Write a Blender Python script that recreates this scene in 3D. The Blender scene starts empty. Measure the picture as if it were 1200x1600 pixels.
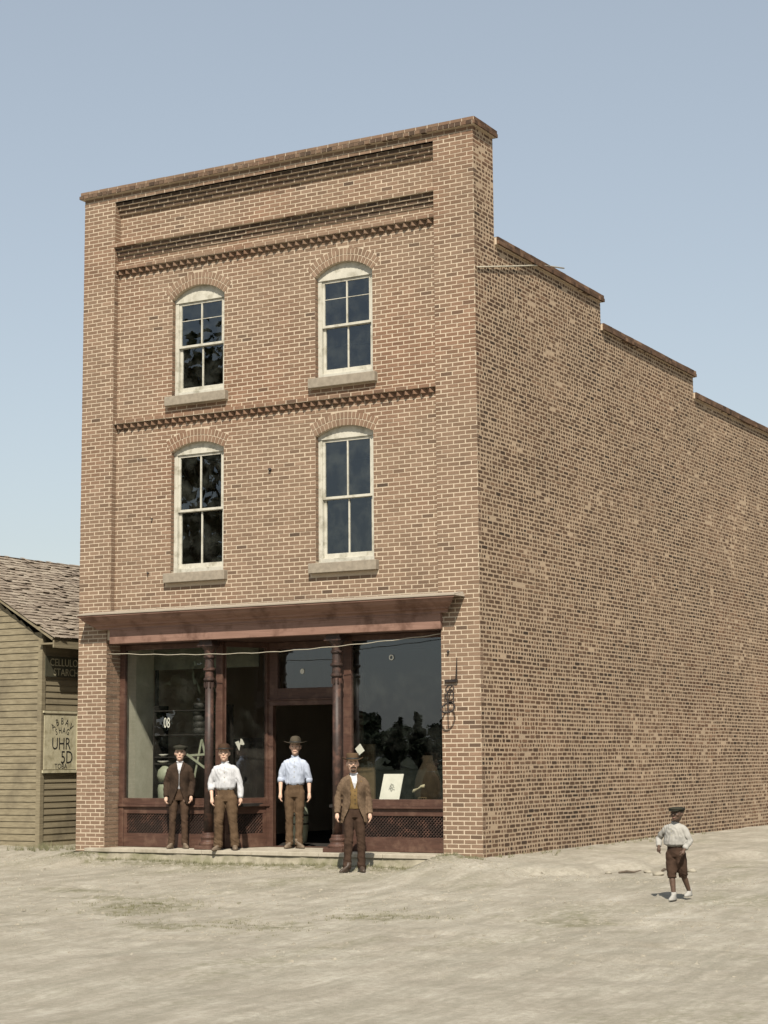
import bpy, math, random
import numpy as np
from mathutils import Vector, noise, Matrix
random.seed(7)
S = bpy.context.scene
C = S.collection
R = math.radians

# ------------------------------------------------------------------ camera
cam = bpy.data.objects.new('camera', bpy.data.cameras.new('camera'))
C.objects.link(cam); S.camera = cam
yaw, pit, rol = 0.5113, 0.1343, -0.0076
fw = Vector((-math.sin(yaw)*math.cos(pit), math.cos(yaw)*math.cos(pit), math.sin(pit)))
rt = Vector((math.cos(yaw), math.sin(yaw), 0)); up = rt.cross(fw)
r2 = rt*math.cos(rol)+up*math.sin(rol); u2 = up*math.cos(rol)-rt*math.sin(rol)
cam.matrix_world = Matrix(((r2.x, u2.x, -fw.x, 19.4376), (r2.y, u2.y, -fw.y, -24.1418), (r2.z, u2.z, -fw.z, 1.4544), (0, 0, 0, 1)))
cam.data.sensor_fit = 'VERTICAL'; cam.data.sensor_height = 36.0
cam.data.lens = 2845.6/1600*36.0
cam.data.clip_end = 3000; cam.data.clip_start = 0.1
CAMP = Vector((19.4376, -24.1418, 1.4544))

# ------------------------------------------------------------------ light
SUN_AZ, SUN_EL = 28.0, 47.5          # azimuth to the right of the facade normal
w = bpy.data.worlds.new('World'); S.world = w; w.use_nodes = True
nt = w.node_tree; bg = nt.nodes['Background']
sky = nt.nodes.new('ShaderNodeTexSky'); sky.sky_type = 'NISHITA'; sky.sun_disc = False
sky.sun_elevation = R(SUN_EL); sky.sun_rotation = R(180-SUN_AZ)
sky.air_density = 1.3; sky.dust_density = 1.0; sky.ozone_density = .6
hs = nt.nodes.new('ShaderNodeHueSaturation'); hs.inputs['Saturation'].default_value = 0.62
veil = nt.nodes.new('ShaderNodeMix'); veil.data_type = 'RGBA'; veil.inputs[0].default_value = .45      # even thin summer haze
veil.inputs[7].default_value = (2.85, 3.35, 3.85, 1)
nt.links.new(sky.outputs[0], hs.inputs['Color']); nt.links.new(hs.outputs[0], veil.inputs[6]); nt.links.new(veil.outputs[2], bg.inputs[0])
bg.inputs[1].default_value = 0.098
sun = bpy.data.objects.new('sun', bpy.data.lights.new('sun', 'SUN')); C.objects.link(sun)
sun.data.energy = 5.0; sun.data.angle = R(0.6); sun.data.color = (1.0, 0.93, 0.82)
sd = Vector((math.sin(R(SUN_AZ))*math.cos(R(SUN_EL)), -math.cos(R(SUN_AZ))*math.cos(R(SUN_EL)), math.sin(R(SUN_EL))))
sun.rotation_euler = sd.to_track_quat('Z', 'Y').to_euler()
sun.location = (10, -20, 30)
vs = S.view_settings; vs.view_transform = 'Standard'; vs.look = 'None'; vs.exposure = 0.50; vs.gamma = 1.0
vs.use_curve_mapping = False
S.render.engine = 'CYCLES'

# ------------------------------------------------------------------ materials
def new_mat(name):
    m = bpy.data.materials.new(name); m.use_nodes = True
    return m, m.node_tree, m.node_tree.nodes['Principled BSDF']
def N(nt, t, **k):
    n = nt.nodes.new('ShaderNode'+t)
    for a, b in k.items(): setattr(n, a, b)
    return n
def noise_tex(nt, scale, detail=4, rough=.55, vec=None, stretch=None):
    n = N(nt, 'TexNoise'); n.inputs['Scale'].default_value = scale
    n.inputs['Detail'].default_value = detail; n.inputs['Roughness'].default_value = rough
    tc = N(nt, 'TexCoord'); src = tc.outputs['Object'] if vec is None else vec
    if stretch:
        mp = N(nt, 'Mapping'); mp.inputs['Scale'].default_value = stretch
        nt.links.new(src, mp.inputs[0]); src = mp.outputs[0]
    nt.links.new(src, n.inputs['Vector'])
    return n.outputs['Fac']
def ramp(nt, fac, stops):
    r = N(nt, 'ValToRGB'); e = r.color_ramp.elements
    while len(e) < len(stops): e.new(.5)
    for k, (p, c) in enumerate(stops):
        e[k].position = p; e[k].color = (c[0], c[1], c[2], 1) if not isinstance(c, (int, float)) else (c, c, c, 1)
    nt.links.new(fac, r.inputs[0]); return r.outputs[0]
def mix(nt, fac, a, b, bt='MIX'):
    m = N(nt, 'Mix', data_type='RGBA', blend_type=bt)
    if isinstance(fac, (int, float)): m.inputs[0].default_value = fac
    else: nt.links.new(fac, m.inputs[0])
    for i, v in ((6, a), (7, b)):
        if isinstance(v, tuple): m.inputs[i].default_value = (v[0], v[1], v[2], 1)
        else: nt.links.new(v, m.inputs[i])
    return m.outputs[2]
def bump(nt, p, h, strength=.4, dist=.01):
    b = N(nt, 'Bump'); b.inputs['Strength'].default_value = strength; b.inputs['Distance'].default_value = dist
    nt.links.new(h, b.inputs['Height']); nt.links.new(b.outputs[0], p.inputs['Normal'])
def mat_noise(name, c1, c2, scale=8, rough=.85, bmp=.3, dist=.006, stretch=None, spec=.3, detail=5, c3=None, s3=1.5):
    m, nt, p = new_mat(name)
    f = noise_tex(nt, scale, detail, .6, stretch=stretch)
    col = ramp(nt, f, [(.3, c1), (.7, c2)])
    if c3:
        g = ramp(nt, noise_tex(nt, s3, 5, .6), [(.5, 0), (.68, 1)])
        col = mix(nt, g, col, c3)
    nt.links.new(col, p.inputs['Base Color'])
    p.inputs['Roughness'].default_value = rough; p.inputs['Specular IOR Level'].default_value = spec
    if bmp: bump(nt, p, f, bmp, dist)
    return m
M = {}
MORTAR = (.51, .42, .312)
def brick_mat(name, cols, smear, ssc, bigk=.3):
    m, nt, p = new_mat(name)
    at = N(nt, 'Attribute', attribute_name='tone')
    base = ramp(nt, at.outputs['Fac'], cols)
    f = noise_tex(nt, 55, 4, .7)
    base = mix(nt, ramp(nt, f, [(.35, 0), (.7, .55)]), base, mix(nt, .55, base, (.05, .035, .025)))
    sm = noise_tex(nt, ssc, 6, .72)
    big = noise_tex(nt, 1.1, 5, .65)
    a = N(nt, 'Math', operation='MULTIPLY_ADD'); nt.links.new(big, a.inputs[0]); a.inputs[1].default_value = bigk; nt.links.new(sm, a.inputs[2])
    base = mix(nt, ramp(nt, a.outputs[0], [(smear, 0), (smear+.16, .85)]), base, (MORTAR[0]*.6, MORTAR[1]*.6, MORTAR[2]*.6))
    # water stains running down, broad soot areas
    st = noise_tex(nt, 1.3, 4, .6, stretch=(1, 1, .35))
    base = mix(nt, ramp(nt, st, [(.42, 0), (.75, .5)]), base, mix(nt, .5, base, (.07, .05, .035)))
    rp_ = noise_tex(nt, .35, 4, .6)
    base = mix(nt, ramp(nt, rp_, [(.48, 0), (.66, .45)]), base, (1.0, .72, .62), 'MULTIPLY')
    nt.links.new(base, p.inputs['Base Color'])
    p.inputs['Roughness'].default_value = .92; p.inputs['Specular IOR Level'].default_value = .2
    bump(nt, p, f, .5, .004)
    return m
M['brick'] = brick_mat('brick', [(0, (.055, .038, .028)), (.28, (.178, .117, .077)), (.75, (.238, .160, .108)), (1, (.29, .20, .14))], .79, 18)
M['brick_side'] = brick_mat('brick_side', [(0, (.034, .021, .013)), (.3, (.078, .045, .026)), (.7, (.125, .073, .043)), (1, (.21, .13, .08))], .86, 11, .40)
def mortar_mat(name, c, stain):
    m, nt, p = new_mat(name)
    f = noise_tex(nt, 40, 4, .7); g = noise_tex(nt, 1.1, 5, .6, stretch=(1, 1, .5))
    col = mix(nt, ramp(nt, f, [(.3, 0), (.8, .5)]), c, (c[0]*.6, c[1]*.58, c[2]*.55))
    col = mix(nt, ramp(nt, g, [(.4, 0), (.75, stain)]), col, (.2, .15, .1))
    nt.links.new(col, p.inputs['Base Color']); p.inputs['Roughness'].default_value = .95
    bump(nt, p, f, .5, .004); return m
M['mortar'] = mortar_mat('mortar', MORTAR, .35)
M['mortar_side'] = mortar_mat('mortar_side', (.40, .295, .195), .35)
M['stone'] = mat_noise('sill_stone', (.20, .17, .13), (.28, .24, .185), 14, .9, .3, .004)
M['white_wood'] = mat_noise('aged_white_paint', (.40, .38, .315), (.50, .475, .40), 10, .7, .2, .003, stretch=(1, 1, .3), c3=(.28, .26, .20), s3=6)
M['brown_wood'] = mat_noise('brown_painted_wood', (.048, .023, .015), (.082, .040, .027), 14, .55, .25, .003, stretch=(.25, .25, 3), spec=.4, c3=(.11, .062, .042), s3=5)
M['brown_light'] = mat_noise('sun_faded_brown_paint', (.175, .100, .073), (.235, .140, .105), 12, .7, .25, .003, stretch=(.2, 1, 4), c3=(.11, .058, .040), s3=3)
M['cap_board'] = mat_noise('weathered_cap_board', (.24, .20, .155), (.33, .285, .225), 12, .9, .3, .004, stretch=(.2, 1, 1))
M['iron'] = mat_noise('painted_iron', (.022, .013, .010), (.042, .024, .018), 20, .55, .3, .003, spec=.4, c3=(.10, .05, .035), s3=7)
M['black_iron'] = mat_noise('black_iron', (.012, .010, .010), (.035, .025, .020), 20, .6, .2, .002)
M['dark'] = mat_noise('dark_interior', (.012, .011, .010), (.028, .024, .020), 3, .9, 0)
M['plaster'] = mat_noise('pale_plaster', (.42, .42, .33), (.55, .54, .44), 5, .9, .2)
M['old_plaster'] = mat_noise('grimy_plaster', (.10, .11, .085), (.2, .205, .16), 4, .9, .2)
M['clapboard'] = mat_noise('weathered_clapboard', (.14, .115, .072), (.235, .20, .13), 5, .9, .4, .004, stretch=(1, .15, 6), c3=(.12, .10, .065), s3=1.5)
M['shingle'] = None
M['wire'] = mat_noise('pale_wire', (.32, .29, .22), (.42, .38, .3), 20, .7, 0)
M['paper'] = mat_noise('white_paper', (.62, .62, .55), (.74, .73, .66), 6, .8, 0)
M['green_pale'] = mat_noise('pale_green_enamel', (.24, .265, .19), (.34, .36, .27), 6, .5, 0)
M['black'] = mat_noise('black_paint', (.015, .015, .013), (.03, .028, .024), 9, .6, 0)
M['brown_dim'] = mat_noise('brown_sacking', (.085, .060, .030), (.13, .095, .05), 12, .9, .2)
M['sack'] = mat_noise('dark_brown_sacking', (.018, .013, .007), (.034, .024, .012), 10, .9, .2)
M['cream'] = mat_noise('faded_cream_paint', (.36, .33, .22), (.46, .42, .29), 9, .85, .1, c3=(.27, .24, .15), s3=6)
M['sign_dark'] = mat_noise('dark_sign_board', (.035, .035, .022), (.06, .056, .035), 9, .8, .2)
# shingles with tone
m, nt, p = new_mat('old_shingle')
at = N(nt, 'Attribute', attribute_name='tone')
col = ramp(nt, at.outputs['Fac'], [(0, (.10, .075, .055)), (.5, (.23, .185, .14)), (1, (.34, .29, .225))])
f = noise_tex(nt, 20, 5, .7, stretch=(.3, 3, .3))
col = mix(nt, ramp(nt, f, [(.35, 0), (.75, .6)]), col, (.11, .085, .06))
nt.links.new(col, p.inputs['Base Color']); p.inputs['Roughness'].default_value = .95; bump(nt, p, f, .6, .006)
M['shingle'] = m
# glass: sharp fresnel mirror over a clear pane, a little dust
def glass_mat(name, dirt, dirtcol=(.30, .32, .27), gain=2.0):
    m, nt, p = new_mat(name); nt.nodes.remove(p)
    out = nt.nodes['Material Output']
    tr = N(nt, 'BsdfTransparent'); tr.inputs[0].default_value = (.88, .88, .85, 1)
    gl = N(nt, 'BsdfGlossy'); gl.inputs['Roughness'].default_value = .0; gl.inputs[0].default_value = (.86, .93, 1, 1)
    fr = N(nt, 'Fresnel'); geo = N(nt, 'NewGeometry'); mr = N(nt, 'MapRange'); mr.inputs[3].default_value = 1.52; mr.inputs[4].default_value = 1/1.52
    nt.links.new(geo.outputs['Backfacing'], mr.inputs[0]); nt.links.new(mr.outputs[0], fr.inputs[0])
    mu = N(nt, 'Math', operation='MULTIPLY', use_clamp=True); nt.links.new(fr.outputs[0], mu.inputs[0]); mu.inputs[1].default_value = gain
    wv = noise_tex(nt, 1.6, 2, .5); b = N(nt, 'Bump'); b.inputs['Strength'].default_value = .06; b.inputs['Distance'].default_value = .02
    nt.links.new(wv, b.inputs['Height']); nt.links.new(b.outputs[0], gl.inputs['Normal'])
    mx = N(nt, 'MixShader'); nt.links.new(mu.outputs[0], mx.inputs[0]); nt.links.new(tr.outputs[0], mx.inputs[1]); nt.links.new(gl.outputs[0], mx.inputs[2])
    df = N(nt, 'BsdfDiffuse'); df.inputs[0].default_value = (*dirtcol, 1)
    d = ramp(nt, noise_tex(nt, 3.5, 6, .65), [(.45, 0), (.8, dirt)])
    m2 = N(nt, 'MixShader'); nt.links.new(d, m2.inputs[0]); nt.links.new(mx.outputs[0], m2.inputs[1]); nt.links.new(df.outputs[0], m2.inputs[2])
    nt.links.new(m2.outputs[0], out.inputs[0]); return m
M['glass'] = glass_mat('window_glass', .10, gain=2.2)
M['shop_glass'] = glass_mat('shop_glass', .05, gain=2.5)
# ground
m, nt, p = new_mat('dirt_ground')
f1 = noise_tex(nt, 1.6, 9, .7); f2 = noise_tex(nt, 14, 6, .7); f3 = noise_tex(nt, .5, 7, .7, stretch=(1, .5, 1)); f5 = noise_tex(nt, 3.2, 8, .75, stretch=(1, .16, 1)); f4 = noise_tex(nt, 70, 4, .7)
col = ramp(nt, f1, [(.3, (.29, .258, .203)), (.5, (.375, .340, .275)), (.7, (.46, .425, .35))])
col = mix(nt, ramp(nt, f2, [(.4, 0), (.75, .5)]), col, (.18, .155, .115))
col = mix(nt, ramp(nt, f4, [(.55, 0), (.8, .35)]), col, (.13, .11, .08))
col = mix(nt, ramp(nt, f5, [(.42, .0), (.62, .55)]), col, (.20, .185, .14)); col = mix(nt, ramp(nt, f5, [(.22, .6), (.4, 0)]), col, (.50, .47, .41))
g = N(nt, 'Math', operation='MULTIPLY'); nt.links.new(ramp(nt, f3, [(.54, 0), (.68, 1)]), g.inputs[0]); nt.links.new(ramp(nt, f2, [(.4, 0), (.6, .65)]), g.inputs[1])
col = mix(nt, g.outputs[0], col, (.17, .165, .09))
at = N(nt, 'Attribute', attribute_name='moss')
g2 = N(nt, 'Math', operation='MULTIPLY'); nt.links.new(at.outputs['Fac'], g2.inputs[0]); nt.links.new(ramp(nt, noise_tex(nt, 5, 6, .7), [(.38, 0), (.62, .85)]), g2.inputs[1])
col = mix(nt, g2.outputs[0], col, (.15, .14, .082))
nt.links.new(col, p.inputs['Base Color']); p.inputs['Roughness'].default_value = 1; p.inputs['Specular IOR Level'].default_value = .1
ad = N(nt, 'Math', operation='ADD'); nt.links.new(f2, ad.inputs[0]); nt.links.new(f4, ad.inputs[1])
bump(nt, p, ad.outputs[0], .9, .02)
M['dirt'] = m
M['render'] = mat_noise('rough_foundation', (.18, .16, .115), (.31, .28, .21), 7, .95, .6, .01, c3=(.14, .135, .075), s3=2.2)
M['slab'] = mat_noise('worn_step_stone', (.30, .265, .205), (.40, .36, .285), 6, .9, .4, .005, c3=(.24, .21, .155), s3=2)

# ------------------------------------------------------------------ mesh helpers
class MB:
    def __init__(s): s.v = []; s.f = []; s.m = []; s.t = []
    def add(s, vs, fs, mi=0, tone=.5):
        o = len(s.v); s.v += [tuple(x) for x in vs]
        for f in fs: s.f.append(tuple(i+o for i in f)); s.m.append(mi); s.t.append(tone)
        return s
    def box(s, x0, x1, y0, y1, z0, z1, mi=0, tone=.5):
        v = [(x0, y0, z0), (x1, y0, z0), (x1, y1, z0), (x0, y1, z0), (x0, y0, z1), (x1, y0, z1), (x1, y1, z1), (x0, y1, z1)]
        return s.add(v, [(0, 3, 2, 1), (4, 5, 6, 7), (0, 1, 5, 4), (1, 2, 6, 5), (2, 3, 7, 6), (3, 0, 4, 7)], mi, tone)
    def obox(s, c, ax, ay, az, hx, hy, hz, mi=0, tone=.5):
        c = Vector(c); v = []
        for k in (-1, 1):
            for i, j in ((-1, -1), (1, -1), (1, 1), (-1, 1)): v.append(c+ax*(i*hx)+ay*(j*hy)+az*(k*hz))
        return s.add(v, [(0, 3, 2, 1), (4, 5, 6, 7), (0, 1, 5, 4), (1, 2, 6, 5), (2, 3, 7, 6), (3, 0, 4, 7)], mi, tone)
    def bar(s, a, b, w, d, mi=0, side=Vector((0, 1, 0)), tone=.5):
        a, b = Vector(a), Vector(b); z = (b-a); L = z.length; z.normalize()
        x = side.cross(z)
        if x.length < 1e-4: x = Vector((1, 0, 0)).cross(z)
        x.normalize(); y = z.cross(x)
        return s.obox((a+b)/2, x, y, z, w/2, d/2, L/2, mi, tone)
    def tube(s, pts, rad, n=8, mi=0, tone=.5, cap=True):
        pts = [Vector(p) for p in pts]; rs = rad if isinstance(rad, (list, tuple)) else [rad]*len(pts)
        o = len(s.v); ref = None
        for k, p in enumerate(pts):
            d = (pts[min(k+1, len(pts)-1)]-pts[max(k-1, 0)]).normalized()
            if ref is None: ref = Vector((0, 0, 1)) if abs(d.z) < .9 else Vector((1, 0, 0))
            x = ref.cross(d).normalized(); y = d.cross(x)
            ref = y
            for i in range(n):
                a = 2*math.pi*i/n; q = p+x*(math.cos(a)*rs[k])+y*(math.sin(a)*rs[k]); s.v.append(tuple(q))
        for k in range(len(pts)-1):
            for i in range(n):
                j = (i+1) % n; s.f.append((o+k*n+i, o+k*n+j, o+(k+1)*n+j, o+(k+1)*n+i)); s.m.append(mi); s.t.append(tone)
        if cap:
            s.f.append(tuple(o+i for i in range(n-1, -1, -1))); s.m.append(mi); s.t.append(tone)
            e = o+(len(pts)-1)*n; s.f.append(tuple(e+i for i in range(n))); s.m.append(mi); s.t.append(tone)
        return s
    def rings(s, rg, n=16, mi=0, tone=.5, cap=True, p=2.0):
        """rg: (cx,cy,cz,rx,ry[,tiltx,tilty]) stacked rings"""
        o = len(s.v)
        for r in rg:
            cx, cy, cz, rx, ry = r[:5]; tx = r[5] if len(r) > 5 else 0; ty = r[6] if len(r) > 6 else 0
            for i in range(n):
                a = 2*math.pi*i/n; c, q = math.cos(a), math.sin(a)
                ex = math.copysign(abs(c)**(2/p), c)*rx; ey = math.copysign(abs(q)**(2/p), q)*ry
                s.v.append((cx+ex, cy+ey, cz+ex*tx+ey*ty))
        for k in range(len(rg)-1):
            for i in range(n):
                j = (i+1) % n; s.f.append((o+k*n+i, o+k*n+j, o+(k+1)*n+j, o+(k+1)*n+i)); s.m.append(mi); s.t.append(tone)
        if cap:
            s.f.append(tuple(o+i for i in range(n-1, -1, -1))); s.m.append(mi); s.t.append(tone)
            e = o+(len(rg)-1)*n; s.f.append(tuple(e+i for i in range(n))); s.m.append(mi); s.t.append(tone)
        return s
    def ball(s, c, rx, ry=None, rz=None, n=12, k=8, mi=0, tone=.5):
        ry = ry or rx; rz = rz or rx; rg = []
        for i in range(k+1):
            t = -math.pi/2+math.pi*(i+.15)/(k+.3) if 0 < i < k else (-math.pi/2+.12 if i == 0 else math.pi/2-.12)
            rg.append((c[0], c[1], c[2]+math.sin(t)*rz, rx*math.cos(t), ry*math.cos(t)))
        return s.rings(rg, n, mi, tone)
    def mesh(s, name, mats, smooth=False):
        me = bpy.data.meshes.new(name); me.from_pydata(s.v, [], s.f)
        for m in mats: me.materials.append(m)
        me.polygons.foreach_set('material_index', s.m)
        a = me.attributes.new('tone', 'FLOAT', 'FACE'); a.data.foreach_set('value', s.t)
        if smooth: me.polygons.foreach_set('use_smooth', [True]*len(s.f))
        me.update(); return me
    def obj(s, name, mats, parent=None, smooth=False, bevel=0, loc=None):
        if not isinstance(mats, (list, tuple)): mats = [mats]
        o = bpy.data.objects.new(name, s.mesh(name, mats, smooth)); C.objects.link(o)
        if parent: o.parent = parent
        if loc: o.location = loc
        if bevel:
            b = o.modifiers.new('b', 'BEVEL'); b.width = bevel; b.segments = 2; b.limit_method = 'ANGLE'
        return o
def tag(o, label=None, cat=None, group=None, kind=None):
    if label: o['label'] = label
    if cat: o['category'] = cat
    if group: o['group'] = group
    if kind: o['kind'] = kind
    return o
def empty(name, loc=(0, 0, 0), rz=0, label=None, cat=None, group=None):
    o = bpy.data.objects.new(name, None); C.objects.link(o); o.location = loc; o.rotation_euler = (0, 0, rz)
    return tag(o, label, cat, group)
def text_mesh(txt, size, ext=.002):
    cu = bpy.data.curves.new('lettering', 'FONT'); cu.body = txt; cu.size = size; cu.extrude = ext; cu.align_x = 'CENTER'; cu.align_y = 'CENTER'; cu.resolution_u = 3
    t = bpy.data.objects.new('tmp', cu); C.objects.link(t)
    dg = bpy.context.evaluated_depsgraph_get(); me = bpy.data.meshes.new_from_object(t.evaluated_get(dg))
    bpy.data.objects.remove(t); return me
def text(txt, size, mat, parent, mtx, ext=.002, sx=1.0, name='lettering'):
    me = text_mesh(txt, size, ext); me.transform(mtx @ Matrix.Diagonal((sx, 1, 1, 1)))
    me.materials.clear(); me.materials.append(mat)
    o = bpy.data.objects.new(name, me); C.objects.link(o); o.parent = parent; return o

# ------------------------------------------------------------------ setting: ground
def gz(x, y):
    """height of the ground"""
    z = -.20
    if y < -.5: z -= .028*min(-y-.5, 12)
    bx = 7.5; edge = 8.55+.22*(y+1.75)+.18*math.sin(y*1.7)+.12*math.sin(y*4.1+1)
    if y > -2.2 and x > 6.9:
        t = min(max((edge-x)/.22, 0), 1); t = t*t*(3-2*t)
        k = min(max((y+2.2)/1.6, 0), 1)
        slope = min(max((edge-x)/max(edge-bx, .3), 0), 1)
        z += k*(t*.07+slope*.12)
        z += 0 if y < 0 else min(y, 1)*.02
    if x < .6 and y > -1.6:
        k = min(max((y+1.6)/1.6, 0), 1); z += .17*k
    elif x < 7.2 and y > -.7 and y < -.1:
        z += .06*min(max((y+.7)/.5, 0), 1)
    n = noise.noise(Vector((x*.45, y*.45, 0)))*.035+noise.noise(Vector((x*1.7, y*1.7, 3)))*.018+noise.noise(Vector((x*5, y*5, 8)))*.010+noise.noise(Vector((x*9, y*9, 5)))*.005
    if -12 < y < -2.2:
        for yc, dp in ((-3.6, .022), (-5.15, .026), (-6.9, .02), (-8.3, .02)):
            d_ = abs(y-yc-.25*math.sin(x*.35+yc)-.05*math.sin(x*1.9+yc))
            if d_ < .16: n -= dp*(1-d_/.16)*(.6+.4*math.sin(x*2.3+yc*5))
            elif d_ < .3: n += dp*.45*(1-(d_-.16)/.14)
    return z+n
def axis(segs):
    out = []
    for a, b, st in segs:
        n = max(1, int(round((b-a)/st))); out += [a+(b-a)*i/n for i in range(n)]
    out.append(segs[-1][1]); return out
xs = axis([(-900, -60, 60), (-60, -12, 4), (-12, -3, .5), (-3, 16, .085), (16, 30, .5), (30, 100, 5), (100, 900, 80)])
ys = axis([(-900, -100, 80), (-100, -26, 5), (-26, -10, .3), (-10, 3, .085), (3, 26, .6), (26, 80, 4), (80, 1500, 100)])
gv = []; moss = []
for y in ys:
    for x in xs:
        gv.append((x, y, gz(x, y) if (-60 < x < 100 and -100 < y < 80) else -.55))
        q = 0
        if -.2 < x < 7.4: q = max(q, 1-abs(y+.35)/.42)
        q = max(q, *[1.1*(1-math.hypot((x-a_)/rx_, (y-b_)/ry_)) for a_, b_, rx_, ry_ in ((5.6, -5.6, .9, .9), (4.6, -5.0, .8, .35), (9.0, -5.6, .7, .5), (8.3, -6.8, .6, .4), (7.1, -7.3, .8, .4), (11.3, -5.4, .7, .5), (3.4, -4.2, .9, .3))])
        moss.append(max(0, min(1, q*1.8)))
nx = len(xs); gf = [(j*nx+i, j*nx+i+1, (j+1)*nx+i+1, (j+1)*nx+i) for j in range(len(ys)-1) for i in range(nx-1)]
me = bpy.data.meshes.new('ground'); me.from_pydata(gv, [], gf); me.materials.append(M['dirt'])
a = me.attributes.new('moss', 'FLOAT', 'POINT'); a.data.foreach_set('value', moss)
me.polygons.foreach_set('use_smooth', [True]*len(gf))
ground = bpy.data.objects.new('ground', me); C.objects.link(ground); tag(ground, kind='structure')

M['meadow'] = mat_noise('meadow_grass', (.028, .034, .016), (.06, .066, .03), .2, 1, 0)
q = None
me = bpy.data.meshes.new('meadow'); me.from_pydata([(-700, -850, -.45), (300, -850, -.45), (300, -40, -.45), (-700, -34, -.45)], [], [(0, 1, 2, 3)]); me.materials.append(M['meadow'])
mdw = bpy.data.objects.new('meadow', me); C.objects.link(mdw); tag(mdw, kind='structure')
# step slab and rough foundation in front of the shop
W, H, CR = 7.5, 11.07, .06667
mb = MB()
xx = .30
for wd in (1.02, 1.31, .94, 1.22, 1.12, 1.14):
    mb.box(xx+.003, xx+wd-.003, -.155+random.uniform(-.008, .008), .40, -.022, .038+random.uniform(-.004, .004)); xx += wd
mb.box(2.75, 4.95, .40, 1.5, -.022, .036)
step = mb.obj('front_step', M['slab'], bevel=.006); tag(step, kind='structure')
mb = MB(); n = 60
vtx = []
for i in range(n+1):
    x = -.02+(7.1+.02)*i/n
    for k, (y, z) in enumerate([(-.13, -.024), (-.14, -.08), (-.17, -.15), (-.22, -.24), (-.25, -.34)]):
        q = noise.noise(Vector((x*3, z*8, 1)))*.035
        vtx.append((x, (y+q) if x > .27 else max(y+q, -.02), z))
mb.add(vtx, [(i*5+k, i*5+k+1, (i+1)*5+k+1, (i+1)*5+k) for i in range(n) for k in range(4)])
mb.add([(-.02, -.13, -.024), (7.1, -.13, -.024), (7.1, .4, -.024), (-.02, .4, -.024)], [(0, 1, 2, 3)])
fo = mb.obj('foundation', M['render'], smooth=True); tag(fo, kind='structure')

# ------------------------------------------------------------------ the brick building
B = empty('brick_building', (0, 0, 0), 0, 'tall three storey red brown brick shop building with stepped side parapet and corbelled cornice', 'building')
WIN = [(1.79, 2.845, 7.43, 9.08, 9.29), (4.59, 5.65, 7.43, 9.08, 9.29), (1.79, 2.845, 4.48, 6.50, 6.64), (4.59, 5.65, 4.48, 6.50, 6.64)]
def arch_z(wn, x, off=0):
    x0, x1, zb, zs, zc = wn; c = (x0+x1)/2; hw = (x1-x0)/2; h = zc-zs
    Rr = (hw*hw+h*h)/(2*h); cz = zc-Rr; r = Rr+off; d = r*r-(x-c)**2
    return cz+math.sqrt(d) if d > 0 else -1
# mortar cores
mc = MB(); EPS = .0015
YP = .115; YU = .165     # panel plane; the sunk panel near the top lies deeper
def core_strips(x0, x1, y, yb, z0, z1):
    """core of the panel between z0 and z1 with window openings cut"""
    zs = sorted(set([z0, z1]+[w_[2] for w_ in WIN]+[w_[3] for w_ in WIN]+[w_[4] for w_ in WIN]))
    zs = [z for z in zs if z0 <= z <= z1]
    for a, b in zip(zs[:-1], zs[1:]):
        cuts = [w_ for w_ in WIN if w_[2] <= (a+b)/2 < w_[3]]
        arcs = [w_ for w_ in WIN if w_[3] <= (a+b)/2 < w_[4]]
        cur = x0
        for w_ in sorted(cuts+arcs, key=lambda q: q[0]):
            mc.box(cur, w_[0], y, yb, a, b)
            if w_ in arcs:
                n = 14
                for i in range(n):
                    xa = w_[0]+(w_[1]-w_[0])*i/n; xb = w_[0]+(w_[1]-w_[0])*(i+1)/n
                    za, zb_ = max(a, min(b, arch_z(w_, xa))), max(a, min(b, arch_z(w_, xb)))
                    mc.add([(xa, y, za), (xb, y, zb_), (xb, y, b), (xa, y, b), (xa, yb, za), (xb, yb, zb_), (xb, yb, b), (xa, yb, b)],
                           [(0, 1, 2, 3), (7, 6, 5, 4), (4, 5, 1, 0)])
            cur = w_[1]
        mc.box(cur, x1, y, yb, a, b)
ZB = 3.60
core_strips(.65, 6.81, YP+EPS, .42, ZB, 9.4)
mc.box(.65, 6.81, YP+EPS, .70, 9.4, 152*CR); mc.box(.65, 6.81, YU+EPS, .70, 152*CR, 10.93)
mc.box(EPS, .65, EPS, .42, ZB, 9.4); mc.box(6.81, W-EPS, EPS, .42, ZB, 9.4)
mc.box(EPS, .65, EPS, .70, 9.4, 10.93); mc.box(6.81, W-EPS, EPS, .70, 9.4, 10.93)
mc.box(EPS, W-EPS, EPS, .70, 10.93, H+.11)
mc.box(EPS, .58, EPS, .42, -.3, ZB); mc.box(6.855, W-EPS, EPS, .42, -.3, ZB)          # shop front piers
mc.box(.58, 6.855, .02, .42, 3.43, ZB)                                                # lintel zone
mc.box(.58, 6.855, .09, .42, ZB, ZB+.01)
# side walls, back wall
D2, D3, DE = 4.955, 9.65, 17.0
Z1, Z2, Z3 = 9.36, 8.86, 8.44
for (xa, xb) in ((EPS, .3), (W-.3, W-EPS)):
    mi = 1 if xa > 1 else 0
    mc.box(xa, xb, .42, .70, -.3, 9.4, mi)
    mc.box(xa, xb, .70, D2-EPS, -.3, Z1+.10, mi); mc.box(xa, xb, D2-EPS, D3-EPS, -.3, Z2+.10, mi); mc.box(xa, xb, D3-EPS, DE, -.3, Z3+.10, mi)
mc.box(.3, W-.3, DE-.3, DE, -.3, Z3)
mc.box(W-.02, W-.0008, .012, .699, -.3, H-.002, 1)
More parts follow.
